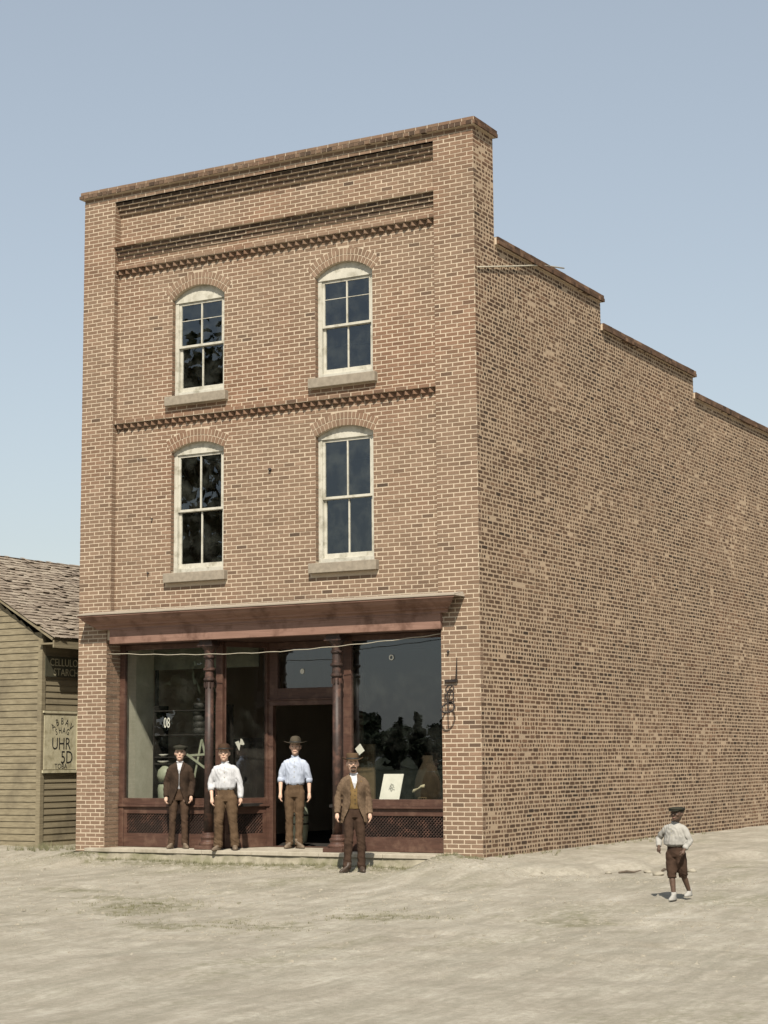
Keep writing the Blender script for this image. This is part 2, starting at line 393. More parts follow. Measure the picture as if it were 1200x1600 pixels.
# corbel strips (mortar backing of stepped courses)
CORB = {163: .045, 162: .085, 161: .12, 152: -.02, 151: .03, 150: .065, 149: .095, 146: .03, 145: .075, 106: .03}
for k, y in CORB.items():
    if k not in (145,): mc.box(.65, 6.81, y+EPS, YU+.02, k*CR+.004, (k+1)*CR-.004)
mc.box(.65, 6.81, EPS, YU+.02, 164*CR+.004, 10.93)
wall = mc.obj('wall', [M['mortar'], M['mortar_side']], B)

# bricks
bricks = []      # (verts, tone, side, score)
JN = .0165
def brick(x0, x1, y, z0, z1, dep=.03, tone=None, nrm='y'):
    """brick with face at y (front) or x=W plane (side, nrm 'x': x0,x1 run along y)"""
    t = random.gauss(.52, .14 if nrm == 'y' or y < 7 else .20) if tone is None else tone
    if random.random() < .022 and tone is None: t = random.uniform(.12, .28)
    t = min(1, max(0, t))
    p = random.uniform(-.0002, .0028); a = random.uniform(-.001, .001); b = random.uniform(-.001, .001)
    jz = random.uniform(-.0016, .0016)+noise.noise(Vector(((x0+x1)*.35, z0*.9, 3.3 if nrm == 'y' else 9.1)))*.007+noise.noise(Vector((z0*15, (x0+x1)*.2, 5)))*.004; c1, c2 = random.uniform(-.003, .003), random.uniform(-.003, .003)
    if nrm == 'y':
        v = [(x0+c1, y-p+a, z0+jz), (x1+c2, y-p-a, z0+jz+b), (x1+c2, y-p+b, z1+jz+b), (x0+c1, y-p-b, z1+jz)]
        v += [(q[0], y+dep, q[2]) for q in v]
        ctr = Vector(((x0+x1)/2, y, (z0+z1)/2)); nn = Vector((0, -1, 0)); s = 0
    elif nrm == 'x':
        if 7.49 < y < 7.51:
            if x1-x0 > .12 and random.random() < .42:
                xm = (x0+x1)/2+random.uniform(-.02, .02)
                brick(x0, xm-.012, y, z0, z1, dep, tone, nrm); brick(xm+.012, x1, y, z0, z1, dep, tone, nrm); return
            pn_ = noise.noise(Vector((x0*.55, z0*.8, 2.2)))+.5*noise.noise(Vector((x0*1.9, z0*2.6, 7)))
            if tone is None: t = min(1, max(0, t-pn_*.36))
            if y < 7.51 and tone is None and random.random() < (.10 if pn_ < -.4 else .008): return          # buried under smeared mortar
            g1, g2 = random.uniform(.003, .012), random.uniform(.003, .012); h1, h2 = random.uniform(0, .007), random.uniform(0, .005)
            A0, A1, B0, B1 = x0+g1, x1-g2, z0+jz+h1, z1+jz-h2; cs = [random.uniform(.004, .016) for _ in range(4)]
            L_ = A1-A0; cs = [min(c_, L_*.35) for c_ in cs]
            ring_ = [(A0+cs[0], B0), (A1-cs[1], B0+c1*.5), (A1, B0+cs[1]), (A1, B1-cs[2]), (A1-cs[2], B1), (A0+cs[3], B1+c2*.5), (A0, B1-cs[3]), (A0, B0+cs[0])]
            v = [(y+p+a*(1 if q_ < 4 else -1), q[0], q[1]) for q_, q in enumerate(ring_)]+[(y-.012, q[0], q[1]) for q in ring_]
            ctr = Vector((y, (x0+x1)/2, (z0+z1)/2)); d = CAMP-ctr; sc = abs(d.normalized().x)*L_*(B1-B0)/d.length_squared
            if B0 < 0: sc = 0
            bricks.append((v, t, 1, sc, [tuple(range(8))]+[(i+8, (i+1) % 8+8, (i+1) % 8, i) for i in range(8)])); return
        v = [(y+p+a, x0+c1, z0+jz), (y+p-a, x1+c2, z0+jz+b), (y+p+b, x1+c2, z1+jz+b), (y+p-b, x0+c1, z1+jz)]
        v += [(y-dep, q[1], q[2]) for q in v]
        ctr = Vector((y, (x0+x1)/2, (z0+z1)/2)); nn = Vector((1, 0, 0)); s = 1
    d = CAMP-ctr; sc = abs(d.normalized().dot(nn))*(x1-x0)*(z1-z0)/d.length_squared
    if v[0][2] < 0: sc = 0
    bricks.append((v, t, s, sc))
PITCH = .2
def course(k, x0, x1, y, dep=.03, blocks=(), nrm='y', header=False, phase=None, irregular=0., dark_tone=False):
    z0, z1 = k*CR+JN/2, (k+1)*CR-JN/2
    iv = [(x0, x1)]
    for a, b in blocks:
        out = []
        for p, q in iv:
            if b <= p or a >= q: out.append((p, q))
            else:
                if a-p > .02: out.append((p, a))
                if q-b > .02: out.append((b, q))
        iv = out
    pit = PITCH/2 if header else PITCH
    ph = (0 if k % 2 else pit/2) if phase is None else phase
    wob = random.uniform(-.006, .006)
    for p, q in iv:
        i = math.floor((p-ph-wob)/pit); cur = p
        while cur < q-.018:
            e = min(q, (i+1)*pit+ph+wob+random.uniform(-1, 1)*(.004+irregular))
            if e-cur > .03:
                a = cur+(JN/2 if cur > p+1e-6 else 0); b = e-(JN/2 if e < q-1e-6 else 0)
                hz = random.uniform(0, irregular*.5)
                brick(a, b, y, z0+hz*.3, z1-hz, dep, random.uniform(0, .16) if dark_tone else None, nrm)
                cur = e
            elif e <= cur: pass
            i += 1
            if i > 400: break
def blocks_for(k):
    zm0, zm1 = k*CR, (k+1)*CR; out = []
    for w_ in WIN:
        x0, x1, zb, zs, zc = w_
        if zm1 <= zb-.16 or zm0 > zc+.24: continue
        if zm1 <= zb+.01 and zm1 > zb-.16: out.append((x0-.085, x1+.085)); continue
        if zm0 < zs+.0: 
            # reveal
            o = 0
            h = (x1-x0)/2
            out.append((x0, x1))
        # ring blocks
        zm = (zm0+zm1)/2; c = (x0+x1)/2; hw = (x1-x0)/2; hgt = zc-zs; Rr = (hw*hw+hgt*hgt)/(2*hgt); cz = zc-Rr
        ro = Rr+.215; ang = math.asin(hw/Rr)
        zlow = cz+Rr*math.cos(ang)   # springing
        if zm > zlow and zm < cz+ro:
            half = math.sqrt(max(0, ro*ro-(zm-cz)**2))
            # skewback limit line
            t = math.tan(ang)*(zm-cz)
            out.append((c-min(half, t)-.008, c+min(half, t)+.008))
    return out
for k in range(-3, 166):
    zt = (k+1)*CR
    if zt <= ZB+.001:
        course(k, 0, .58, 0, .10); course(k, 6.855, W, 0, .10)
        # pier return faces (left pier, facing right)
        if k > -3:
            z0, z1 = k*CR+JN/2, (k+1)*CR-JN/2
            seq = [(.012, .10), (.112, .30), (.31, .40)] if k % 2 else [(.012, .20), (.212, .40)]
            for a, b in seq: brick(a, b, .587, z0, z1, .05, None, 'x')
            for a, b in seq[:2]: pass
    else:
        course(k, 0, .65, 0, .10); course(k, 6.81, W, 0, .10)
        y = CORB.get(k, YU if k > 152 else YP)
        if k >= 164: y = 0
        if k in (145, 106): continue
        dep = .03 if y >= YP else .18
        course(k, .65, 6.81, y, dep, blocks_for(k), dark_tone=k in (161, 162, 163, 149, 150, 151))  # stepped corbel courses take the darkest brick tones
# sawtooth (dentil) courses: bricks set on the diagonal
for k, yo in ((145, .040), (105, .040)):
    z0, z1 = k*CR-.006, (k+1)*CR-.002
    x = .72
    while x < 6.76:
        hwid = .070+random.uniform(-.004, .004)
        v = []
        for z in (z0, z1): v += [(x, yo, z), (x+hwid, yo+hwid, z), (x-hwid, yo+hwid, z)]
        fs = [(0, 1, 4, 3), (2, 0, 3, 5), (0, 2, 1), (3, 4, 5)]
        bricks.append((v, random.uniform(.3, .7), 2, 0)); bricks[-1] = bricks[-1]+(fs,)
        x += .142
course(106, .65, 6.81, .03, .09)
course(146, .65, 6.81, .03, .09)
# openings' reveals: brick ends facing right inside the left side of the opening
for w_ in WIN:
    k0, k1 = int(w_[2]/CR)+1, int(w_[3]/CR)
    for k in range(k0, k1+1):
        brick(YP+.006, .20, w_[0]+.007, k*CR+JN/2, (k+1)*CR-JN/2, .03, None, 'x')
        # mirrored side facing left
        z0, z1 = k*CR+JN/2, (k+1)*CR-JN/2; xr = w_[1]-.007
        v = [(xr, .20, z0), (xr, YP+.006, z0), (xr, YP+.006, z1), (xr, .20, z1)]; v += [(q[0]+.03, q[1], q[2]) for q in v]
        bricks.append((v, random.uniform(.3, .7), 0, 0))
# left pilaster returns facing the panel (x=.65 faces +x)
for k in range(54, 164):
    z0, z1 = k*CR+JN/2, (k+1)*CR-JN/2
    brick(.010, YP if k < 152 else YU, .652, z0, z1, .03, None, 'x')
# side wall courses (plane x = W), common bond
for k in range(-4, 166):
    zt = (k+1)*CR; yend = .70 if zt > Z1+.02 else (D2 if zt > Z2+.02 else (D3 if zt > Z3+.02 else DE))
    hd = (k % 7 == 3)
    course(k, .012, yend, W, .03, (), 'x', hd, None, .016)
# copings: header course then stretcher course on top
def coping_front(z):
    ob = .075
    x = -ob
    while x < W+ob-.02:
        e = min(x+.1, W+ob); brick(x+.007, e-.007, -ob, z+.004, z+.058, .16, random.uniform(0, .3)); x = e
    x = -ob+.02
    while x < W+ob-.02:
        e = min(x+.2, W+ob-.015); brick(x+.007, e-.007, -ob+.014, z+.070, z+.118, .30, random.uniform(.3, .6)); x = e
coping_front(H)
def coping_side(z, ya, yb, headers=True):
    ob = .07; y = ya
    while y < yb-.02:
        e = min(y+.1, yb); brick(y+.003, e-.003, W+ob, z+.004, z+.062, .2, None, 'x'); y = e
    y = ya
    while y < yb-.02:
        e = min(y+.2, yb); brick(y+.003, e-.003, W+ob-.012, z+.066, z+.12, .40, None, 'x'); y = e
coping_side(H, -.05, .75); coping_side(Z1, .72, D2+.04); coping_side(Z2, D2+.0, D3+.04); coping_side(Z3, D3, DE)
# mortar beds inside the copings
cb = MB()
cb.box(-.05, W+.05, -.056, .72, H+.001, H+.112)
for z, a, b_ in ((Z1, .72, D2+.035), (Z2, D2, D3+.035), (Z3, D3, DE)):
    cb.box(W-.33, W+.032, a, b_, z+.001, z+.112)
    cb.box(-.04, .33, a, b_, z+.001, z+.112)
cb.obj('coping_bed', M['mortar'], B)
BF = [(0, 1, 2, 3), (4, 5, 1, 0), (5, 6, 2, 1), (6, 7, 3, 2), (7, 4, 0, 3)]
order = sorted(range(len(bricks)), key=lambda i: -bricks[i][3])
top = set(order[:300])
bulk = MB()
for i, bk in enumerate(bricks):
    fs = bk[4] if len(bk) > 4 else BF
    if i in top:
        one = MB(); c = Vector(bk[0][0]); one.add(bk[0], fs, 0, bk[1])
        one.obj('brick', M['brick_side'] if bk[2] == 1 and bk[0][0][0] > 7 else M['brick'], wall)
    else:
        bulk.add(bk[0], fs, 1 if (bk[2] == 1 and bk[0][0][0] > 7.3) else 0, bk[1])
bw = bulk.obj('brickwork', [M['brick'], M['brick_side']], wall); tag(bw, kind='stuff')

# small iron studs left in the front
for x_, z_, r_ in ((3.75, 6.05, .030), (1.42, 5.42, .014), (6.98, 3.02, .022), (1.35, 4.52, .016)):
    q = MB(); q.tube([(x_, (0 if x_ > 6.8 else YP)+.01, z_), (x_, (0 if x_ > 6.8 else YP)-.03, z_-.004), (x_+.004, (0 if x_ > 6.8 else YP)-.045, z_-.02)], [r_*.6, r_, r_*.5], 8); q.obj('wall_stud', M['black_iron'], B)
# ---- upper windows
def window(wn, four_top):
    x0, x1, zb, zs, zc = wn; YW = .2; T = .075
    f = MB()
    f.box(x0+.002, x0+T, YW, YW+.10, zb+.002, zs); f.box(x1-T, x1-.002, YW, YW+.10, zb+.002, zs)
    f.box(x0+T, x1-T, YW, YW+.10, zb+.002, zb+.085)
    w_ = f.obj('window', M['white_wood'], B, bevel=.004)
    # head board filling the arch
    h = MB(); n = 16
    for i in range(n):
        xa = x0+.002+(x1-x0-.004)*i/n; xb = x0+.002+(x1-x0-.004)*(i+1)/n
        za, zb_ = arch_z(wn, xa)-.003, arch_z(wn, xb)-.003; zl = zs-.045
        h.add([(xa, YW-.012, zl), (xb, YW-.012, zl), (xb, YW-.012, zb_), (xa, YW-.012, za), (xa, YW+.1, zl), (xb, YW+.1, zl)], [(0, 1, 2, 3), (0, 4, 5, 1)])
    h.obj('head_board', M['white_wood'], w_)
    zm = (zb+zs)/2+.03
    def sash(za, zt, y, name, hbar):
        s_ = MB(); a = .045; xm = (x0+x1)/2; xa, xb = x0+T+.001, x1-T-.001
        s_.box(xa, xa+a, y, y+.035, za, zt); s_.box(xb-a, xb, y, y+.035, za, zt)
        s_.box(xa+a, xb-a, y, y+.035, za, za+(.075 if name == 'lower' else .04)); s_.box(xa+a, xb-a, y, y+.035, zt-.045, zt)
        s_.box(xm-.012, xm+.012, y+.002, y+.033, za+.04, zt-.045)
        zh = zt-(zt-za)*.40
        if hbar: s_.box(xa+a, xm-.012, y+.012, y+.026, zh-.006, zh+.006); s_.box(xm+.012, xb-a, y+.012, y+.026, zh-.006, zh+.006)
        sh = s_.obj('sash', M['white_wood'], w_, bevel=.003)
        lo = za+(.075 if name == 'lower' else .04); hi = zt-.045
        cells = [(xa+a, xm-.012), (xm+.012, xb-a)]; rows = [(lo, zh-.006), (zh+.006, hi)] if hbar else [(lo, hi)]
        for ca, cbx in cells:
            for ra, rb in rows:
                g = MB(); t1, t2 = random.uniform(-.0015, .0015), random.uniform(-.0015, .0015); yy = y+.018
                g.add([(ca-.003, yy+t1, ra-.003), (cbx+.003, yy-t1, ra-.003), (cbx+.003, yy-t1+t2, rb+.003), (ca-.003, yy+t1+t2, rb+.003)], [(0, 1, 2, 3)])
                g.obj('pane', M['glass'], w_)
    sash(zm-.02, zs-.045, YW+.015, 'upper', four_top)
    sash(zb+.087, zm+.02, YW+.055, 'lower', False)
    s = MB(); s.box(x0-.08, x1+.08, .015, .30, zb-.155, zb); s.obj('sill', M['stone'], w_, bevel=.008)
    # double rowlock arch
    c = (x0+x1)/2; hw = (x1-x0)/2; hg = zc-zs; Rr = (hw*hw+hg*hg)/(2*hg); cz = zc-Rr; ang = math.asin(hw/Rr)
    for ring in range(2):
        ra, rb = Rr+.003+ring*.112, Rr+.099+ring*.112
        n = int(2*ang*(ra+.05)/.069)
        for i in range(n):
            a0 = -ang+2*ang*i/n+.0075/ra; a1 = -ang+2*ang*(i+1)/n-.0075/ra
            if ring == 0: y = YP-.006
            else: y = YP-.004
            y += random.uniform(-.002, .001); b_ = MB()
            v = [(c+ra*math.sin(a0), y, cz+ra*math.cos(a0)), (c+ra*math.sin(a1), y, cz+ra*math.cos(a1)), (c+rb*math.sin(a1), y, cz+rb*math.cos(a1)), (c+rb*math.sin(a0), y, cz+rb*math.cos(a0))]
            v += [(q[0], y+(.10 if ring == 0 else .03), q[2]) for q in v]
            b_.add(v, BF, 0, min(1, max(0, random.gauss(.6, .15)))); b_.obj('arch_brick', M['brick'], w_)
    return w_
window(WIN[0], True); window(WIN[1], True); window(WIN[2], False); window(WIN[3], False)

# ---- interior shell: floors, dark rooms, roof
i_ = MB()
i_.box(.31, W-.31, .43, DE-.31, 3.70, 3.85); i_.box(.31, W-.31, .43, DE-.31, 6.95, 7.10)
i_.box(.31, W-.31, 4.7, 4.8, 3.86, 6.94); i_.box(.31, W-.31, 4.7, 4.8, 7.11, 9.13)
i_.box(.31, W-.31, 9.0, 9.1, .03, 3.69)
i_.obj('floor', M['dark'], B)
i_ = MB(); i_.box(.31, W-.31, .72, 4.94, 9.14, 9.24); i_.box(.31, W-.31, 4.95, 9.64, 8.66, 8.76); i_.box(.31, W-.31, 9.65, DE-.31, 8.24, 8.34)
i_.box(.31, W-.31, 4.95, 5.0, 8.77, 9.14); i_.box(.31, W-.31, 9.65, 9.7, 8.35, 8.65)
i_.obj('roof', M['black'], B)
i_ = MB(); i_.box(.31, W-.31, 1.52, DE-.31, -.05, .034); i_.obj('shop_floor', M['dark'], B)

# ---- shop front cornice, fascia
def prism(mb_, prof, xa, xb, xa2=None, xb2=None, mi=0):
    """prof: list of (y,z); ends mitred outwards with projection"""
    n = len(prof); v = []
    for (y, z) in prof:
        pr = -y
        v.append((xa-pr*.8, y, z)); v.append((xb+pr*.95, y, z))
    fs = [(2*i, 2*i+2, 2*i+3, 2*i+1) for i in range(n-1)]
    fs += [tuple(2*i for i in range(n-1, -1, -1)), tuple(2*i+1 for i in range(n))]
    mb_.add(v, fs, mi)
c_ = MB()
prism(c_, [(.02, 3.60), (-.085, 3.60), (-.085, 3.625), (-.10, 3.64), (-.15, 3.655), (-.155, 3.675), (-.20, 3.70), (-.27, 3.745), (-.30, 3.79), (-.335, 3.80), (-.34, 3.825), (.02, 3.825)], .50, 6.93)
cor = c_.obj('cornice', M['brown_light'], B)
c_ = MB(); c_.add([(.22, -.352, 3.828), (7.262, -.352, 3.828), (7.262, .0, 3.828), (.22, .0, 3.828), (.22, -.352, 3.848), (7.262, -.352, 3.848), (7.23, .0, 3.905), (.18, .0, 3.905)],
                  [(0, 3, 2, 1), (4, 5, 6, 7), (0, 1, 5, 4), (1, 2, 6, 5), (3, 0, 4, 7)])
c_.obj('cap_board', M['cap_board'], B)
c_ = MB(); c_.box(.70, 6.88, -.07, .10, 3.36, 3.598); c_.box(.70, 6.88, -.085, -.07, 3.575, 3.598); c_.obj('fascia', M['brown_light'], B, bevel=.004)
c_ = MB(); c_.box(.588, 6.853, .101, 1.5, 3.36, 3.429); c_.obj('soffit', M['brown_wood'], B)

# ---- iron columns
def iron_column(x, y):
    c_ = MB()
    c_.rings([(x, y, .28, .076, .076), (x, y, 1.5, .072, .072), (x, y, 2.70, .067, .067)], 16)
    o = c_.obj('iron_column', M['iron'], B, smooth=True)
    b_ = MB(); b_.box(x-.17, x+.17, y-.16, y+.16, .039, .10); b_.rings([(x, y, .10, .15, .15), (x, y, .135, .155, .155), (x, y, .16, .12, .12), (x, y, .19, .115, .115), (x, y, .215, .125, .125), (x, y, .235, .125, .125), (x, y, .25, .10, .10), (x, y, .30, .095, .095)], 20)
    b_.obj('base', M['brown_wood'], o, bevel=.005)
    k_ = MB()
    k_.rings([(x, y, 2.70, .078, .078), (x, y, 2.72, .095, .095), (x, y, 2.74, .095, .095), (x, y, 2.76, .074, .074), (x, y, 2.86, .072, .072), (x, y, 2.88, .10, .10), (x, y, 2.905, .10, .10), (x, y, 2.92, .075, .075),
              (x, y, 3.06, .070, .070), (x, y, 3.08, .095, .095), (x, y, 3.10, .095, .095), (x, y, 3.12, .075, .075), (x, y, 3.2, .09, .09), (x, y, 3.245, .125, .125), (x, y, 3.26, .13, .13)], 18)
    k_.box(x-.15, x+.15, y-.14, y+.14, 3.262, 3.30); k_.box(x-.12, x+.12, y-.12, y+.12, 3.30, 3.358)
    for a in range(8):
        t = a*math.pi/4; k_.box(x+math.cos(t)*.075-.01, x+math.cos(t)*.075+.01, y+math.sin(t)*.075-.01, y+math.sin(t)*.075+.01, 2.60, 2.69)
    k_.obj('capital', M['iron'], o)
iron_column(2.565, .14); iron_column(4.955, .14)

# ---- display windows and entry
ZS, ZG, ZT = .70, .83, 3.27
def display(name_label, segs, xl, xr):
    """segs: list of ((x,y),(x,y), post widths) running left to right, glass + bulkhead"""
    fr = MB(); d = None
    parts = []
    for (a, b, wa, wb) in segs:
        a, b = Vector((*a, 0)), Vector((*b, 0)); t = (b-a); L = t.length; t.normalize(); nrm = Vector((t.y, -t.x, 0)); Z = Vector((0, 0, 1))
        def pb(s0, s1, z0, z1, n0, n1, mb_):
            c = a+t*((s0+s1)/2)+nrm*((n0+n1)/2)+Z*((z0+z1)/2)
            mb_.obox(c, t, nrm, Z, (s1-s0)/2, abs(n1-n0)/2, (z1-z0)/2)
        pb(0, wa, .04, 3.355, -.05, .03, fr); pb(L-wb, L, .04, 3.355, -.05, .03, fr)
        pb(wa, L-wb, ZT, 3.355, -.045, .02, fr)                      # head
        pb(wa, L-wb, ZS+.025, ZG, -.045, .015, fr)                   # bottom rail
        pb(0, L, ZS-.01, ZS+.024, -.05, .055, fr)                    # projecting sill moulding
        pb(wa, L-wb, .58, ZS-.011, -.04, .012, fr)
        pb(wa, L-wb, .04, .26, -.04, .016, fr)                       # base board
        pb(wa, wa+.06, .26, .58, -.04, .01, fr); pb(L-wb-.06, L-wb, .26, .58, -.04, .01, fr)
        la = MB(); s0, s1 = wa+.06, L-wb-.06; z0, z1 = .26, .58; hgt = z1-z0
        n = int((s1-s0+hgt)/.055)
        for i in range(n+1):
            for sg in (1, -1):
                s = s0-hgt+i*.055 if sg > 0 else s0+i*.055
                pa = (s, z0); pc = (s+sg*hgt, z1)
                # clip
                def cl(p, q):
                    (sa, za), (sb, zb_) = p, q
                    if sa > sb: (sa, za), (sb, zb_) = (sb, zb_), (sa, za)
                    if sb <= s0 or sa >= s1: return None
                    if sa < s0: za += (zb_-za)*(s0-sa)/(sb-sa); sa = s0
                    if sb > s1: zb_ = za+(zb_-za)*(s1-sa)/(sb-sa); sb = s1
                    return (sa, za), (sb, zb_)
                r = cl(pa, pc)
                if r:
                    (sa, za), (sb, zb_) = r
                    if math.hypot(sb-sa, zb_-za) < .03: continue
                    off = -.006 if sg > 0 else -.018
                    la.bar(a+t*sa+Z*za+nrm*off, a+t*sb+Z*zb_+nrm*off, .013, .010, 0, nrm)
        parts.append((la, a, b, wa, wb, t, nrm, L))
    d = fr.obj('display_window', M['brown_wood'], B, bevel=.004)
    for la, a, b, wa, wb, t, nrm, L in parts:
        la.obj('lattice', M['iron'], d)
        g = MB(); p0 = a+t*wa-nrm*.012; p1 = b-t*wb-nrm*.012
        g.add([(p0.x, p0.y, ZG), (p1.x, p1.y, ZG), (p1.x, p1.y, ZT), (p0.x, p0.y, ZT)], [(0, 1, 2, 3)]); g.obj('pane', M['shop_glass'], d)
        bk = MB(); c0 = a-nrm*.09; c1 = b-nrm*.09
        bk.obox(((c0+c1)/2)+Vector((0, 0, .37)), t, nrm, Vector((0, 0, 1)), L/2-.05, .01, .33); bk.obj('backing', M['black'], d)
    return d
dl = display('', [((.59, .40), (2.66, .40), .10, .13), ((2.66, .43), (3.02, 1.20), .02, .06)], 0, 0)
dr = display('', [((4.50, 1.20), (4.93, .43), .06, .02), ((4.94, .40), (6.853, .40), .13, .04)], 0, 0)
# doorway
d_ = MB()
d_.box(3.02, 3.115, 1.17, 1.27, .04, 2.32); d_.box(4.40, 4.50, 1.17, 1.27, .04, 2.32)
d_.box(3.02, 4.50, 1.165, 1.27, 2.32, 2.40); d_.box(3.0, 4.52, 1.14, 1.27, 2.40, 2.425)
d_.box(3.02, 3.20, 1.18, 1.27, 2.425, 3.355); d_.box(4.36, 4.50, 1.18, 1.27, 2.425, 3.355)
d_.box(3.20, 4.36, 1.18, 1.27, 2.425, 2.60); d_.box(3.20, 4.36, 1.18, 1.27, 3.24, 3.355)
d_.box(3.115, 4.40, 1.17, 1.30, .04, .052)
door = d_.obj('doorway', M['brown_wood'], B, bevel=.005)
g = MB(); g.add([(3.20, 1.22, 2.60), (4.36, 1.22, 2.60), (4.36, 1.22, 3.24), (3.20, 1.22, 3.24)], [(0, 1, 2, 3)]); g.obj('transom_pane', M['shop_glass'], door)
# open door leaves folded inwards
for xh in (4.385,):
    q = MB(); q.box(xh-.02, xh+.02, 1.28, 1.90, .06, 2.30); lf = q.obj('door_leaf', M['brown_wood'], door, bevel=.004)
q = MB(); q.ball((4.35, 1.84, 1.02), .028, .028, .028); q.obj('door_knob', M['cream'], door, smooth=True)
# left display's side wall, back partition
q = MB(); q.box(.315, .60, .46, 1.30, .75, 3.33); q.obj('side_lining', M['plaster'], B)
q = MB(); q.box(.60, 2.75, 1.30, 1.33, 2.98, 3.33); q.obj('upper_lining', M['old_plaster'], B)
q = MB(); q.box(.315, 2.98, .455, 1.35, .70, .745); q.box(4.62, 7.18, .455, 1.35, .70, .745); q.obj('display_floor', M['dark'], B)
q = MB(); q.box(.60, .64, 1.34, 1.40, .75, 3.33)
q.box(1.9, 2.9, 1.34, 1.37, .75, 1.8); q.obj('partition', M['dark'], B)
q = MB(); q.box(4.45, 4.78, 1.60, 1.64, .06, 1.68); q.obj('counter_end', M['brown_dim'], B)

# ------------------------------------------------------------------ wooden building on the left
SX, SY0, SY1, EZ = -1.5, .86, 9.0, 3.60
RX, RZ = -4.1, 5.36
Sh = empty('wooden_shop', (SX, SY0, -.1), 0, 'low weathered clapboard building with ragged shingle roof left of the brick building', 'building')
def sobj(mb_, name, mat, parent=None, **k):
    """mesh in world coordinates under the shed's Empty"""
    me_v = [(x-SX, y-SY0, z+.1) for x, y, z in mb_.v]; mb_.v = me_v
    return mb_.obj(name, mat, parent or Sh, **k)
q = MB(); q.box(SX-5.2, SX-.02, SY0+.02, SY1, -.4, EZ-.02)
q.add([(SX-5.2, SY0+.02, EZ-.02), (SX-.02, SY0+.02, EZ-.02), (RX, SY0+.02, RZ-.1), (SX-5.2, SY1, EZ-.02), (SX-.02, SY1, EZ-.02), (RX, SY1, RZ-.1)], [(0, 1, 2), (4, 3, 5), (1, 4, 5, 2), (3, 0, 2, 5)])
sw = sobj(q, 'wall', M['black'])
z = -.16; bi = 0
while z < EZ-.03:
    e = .112+random.uniform(-.006, .006); tl = random.uniform(-.006, .006)
    for a_, b_ in ((SY0, 3.4+random.uniform(-.8, .8)), (0, 0)):
        if b_ == 0: a_, b_ = prev+.004, SY1
        prev = b_
        q = MB(); q.add([(SX+.022, a_, z), (SX+.022, b_, z+tl), (SX+.004, b_, z+e+.02), (SX+.004, a_, z+e+.02), (SX-.01, a_, z), (SX-.01, b_, z+tl)], [(0, 1, 2, 3), (0, 4, 5, 1), (4, 0, 3)], 0)
        sobj(q, 'clapboard', M['clapboard'], sw)
    q = MB(); q.add([(SX-5.2, SY0-.022, z), (SX, SY0-.022, z-tl), (SX, SY0-.004, z+e+.02), (SX-5.2, SY0-.004, z+e+.02), (SX-5.2, SY0+.01, z), (SX, SY0+.01, z-tl)], [(0, 1, 2, 3), (0, 4, 5, 1)], 0)
    sobj(q, 'clapboard', M['clapboard'], sw)
    z += e
q = MB()
while z < RZ-.2:
    f_ = (z-EZ)/(RZ-EZ); xr = SX+(RX-SX)*f_-.05; xl = SX-5.2-(SX-5.2-RX)*f_+.05
    q.add([(xl, SY0-.022, z), (xr, SY0-.022, z), (xr-.15, SY0-.004, z+.13), (xl+.15, SY0-.004, z+.13)], [(0, 1, 2, 3)]); z += .115
sobj(q, 'gable_boards', M['clapboard'], sw)
q = MB(); q.box(SX-.06, SX+.035, SY0-.035, SY0+.06, -.3, EZ-.02); sobj(q, 'corner_board', M['clapboard'], sw)
# roof: deck and shingles
ru = Vector((RX-SX-.36, 0, RZ-(EZ-.02))); rl = ru.length; ru.normalize(); rn = Vector((-ru.z, 0, ru.x)) if ru.x < 0 else ru
rn = Vector((abs(ru.z), 0, abs(ru.x)))
e0 = Vector((SX+.34, 0, EZ-.02))
q = MB()
def rp(s, y, h): p_ = e0+ru*s+rn*h; return (p_.x, y, p_.z)
YR0, YR1 = SY0-.12, SY1+.2
q.add([rp(0, YR0, -.05), rp(0, YR1, -.05), rp(rl, YR1, -.05), rp(rl, YR0, -.05), rp(0, YR0, -.01), rp(0, YR1, -.01), rp(rl, YR1, -.01), rp(rl, YR0, -.01)], [(0, 1, 2, 3), (7, 6, 5, 4), (0, 4, 5, 1), (3, 2, 6, 7), (0, 3, 7, 4)])
mx = 2*RX
q.add([(mx-v_[0], v_[1], v_[2]) for v_ in [rp(0, YR0, -.05), rp(0, YR1, -.05), rp(rl, YR1, -.05), rp(rl, YR0, -.05), rp(0, YR0, .02), rp(0, YR1, .02), rp(rl, YR1, .02), rp(rl, YR0, .02)]], [(3, 2, 1, 0), (4, 5, 6, 7), (0, 1, 5, 4), (4, 7, 3, 0)])
rf = sobj(q, 'roof', M['clapboard'])
q = MB(); q.box(SX+.02, SX+.33, SY0-.10, SY1, EZ-.13, EZ-.10); q.box(SX+.325, SX+.35, SY0-.11, SY1, EZ-.19, EZ-.06); sobj(q, 'eave_board', M['clapboard'])
sh = []
exp = .118; r = 0
while r*exp < rl:
    s0 = r*exp-.03; y = YR0-.02
    while y < YR1:
        wd = random.uniform(.09, .2); g = random.uniform(.003, .012)
        dr_ = random.gauss(0, .008); lift = random.uniform(0, .012) + (.02 if random.random() < .07 else 0); th = random.uniform(.012, .02)
        if random.random() > .012:
            a_, b_ = y+g/2, y+wd-g/2; s1 = s0+.26; k1, k2 = random.uniform(-.009, .009), random.uniform(-.009, .009)
            top_ = s1 if s1 < rl+.06 else rl+.06+random.uniform(-.04, .05)
            v = [rp(s0+dr_+k1, a_, .030+lift), rp(s0+dr_+k2, b_, .030+lift+k1), rp(top_, b_, .004), rp(top_, a_, .004)]
            v += [rp(s0+dr_+k1, a_, .030+lift-th), rp(s0+dr_+k2, b_, .030+lift+k1-th)]
            sh.append((v, min(1, max(0, random.gauss(.55, .22))), y))
        y += wd
    r += 1
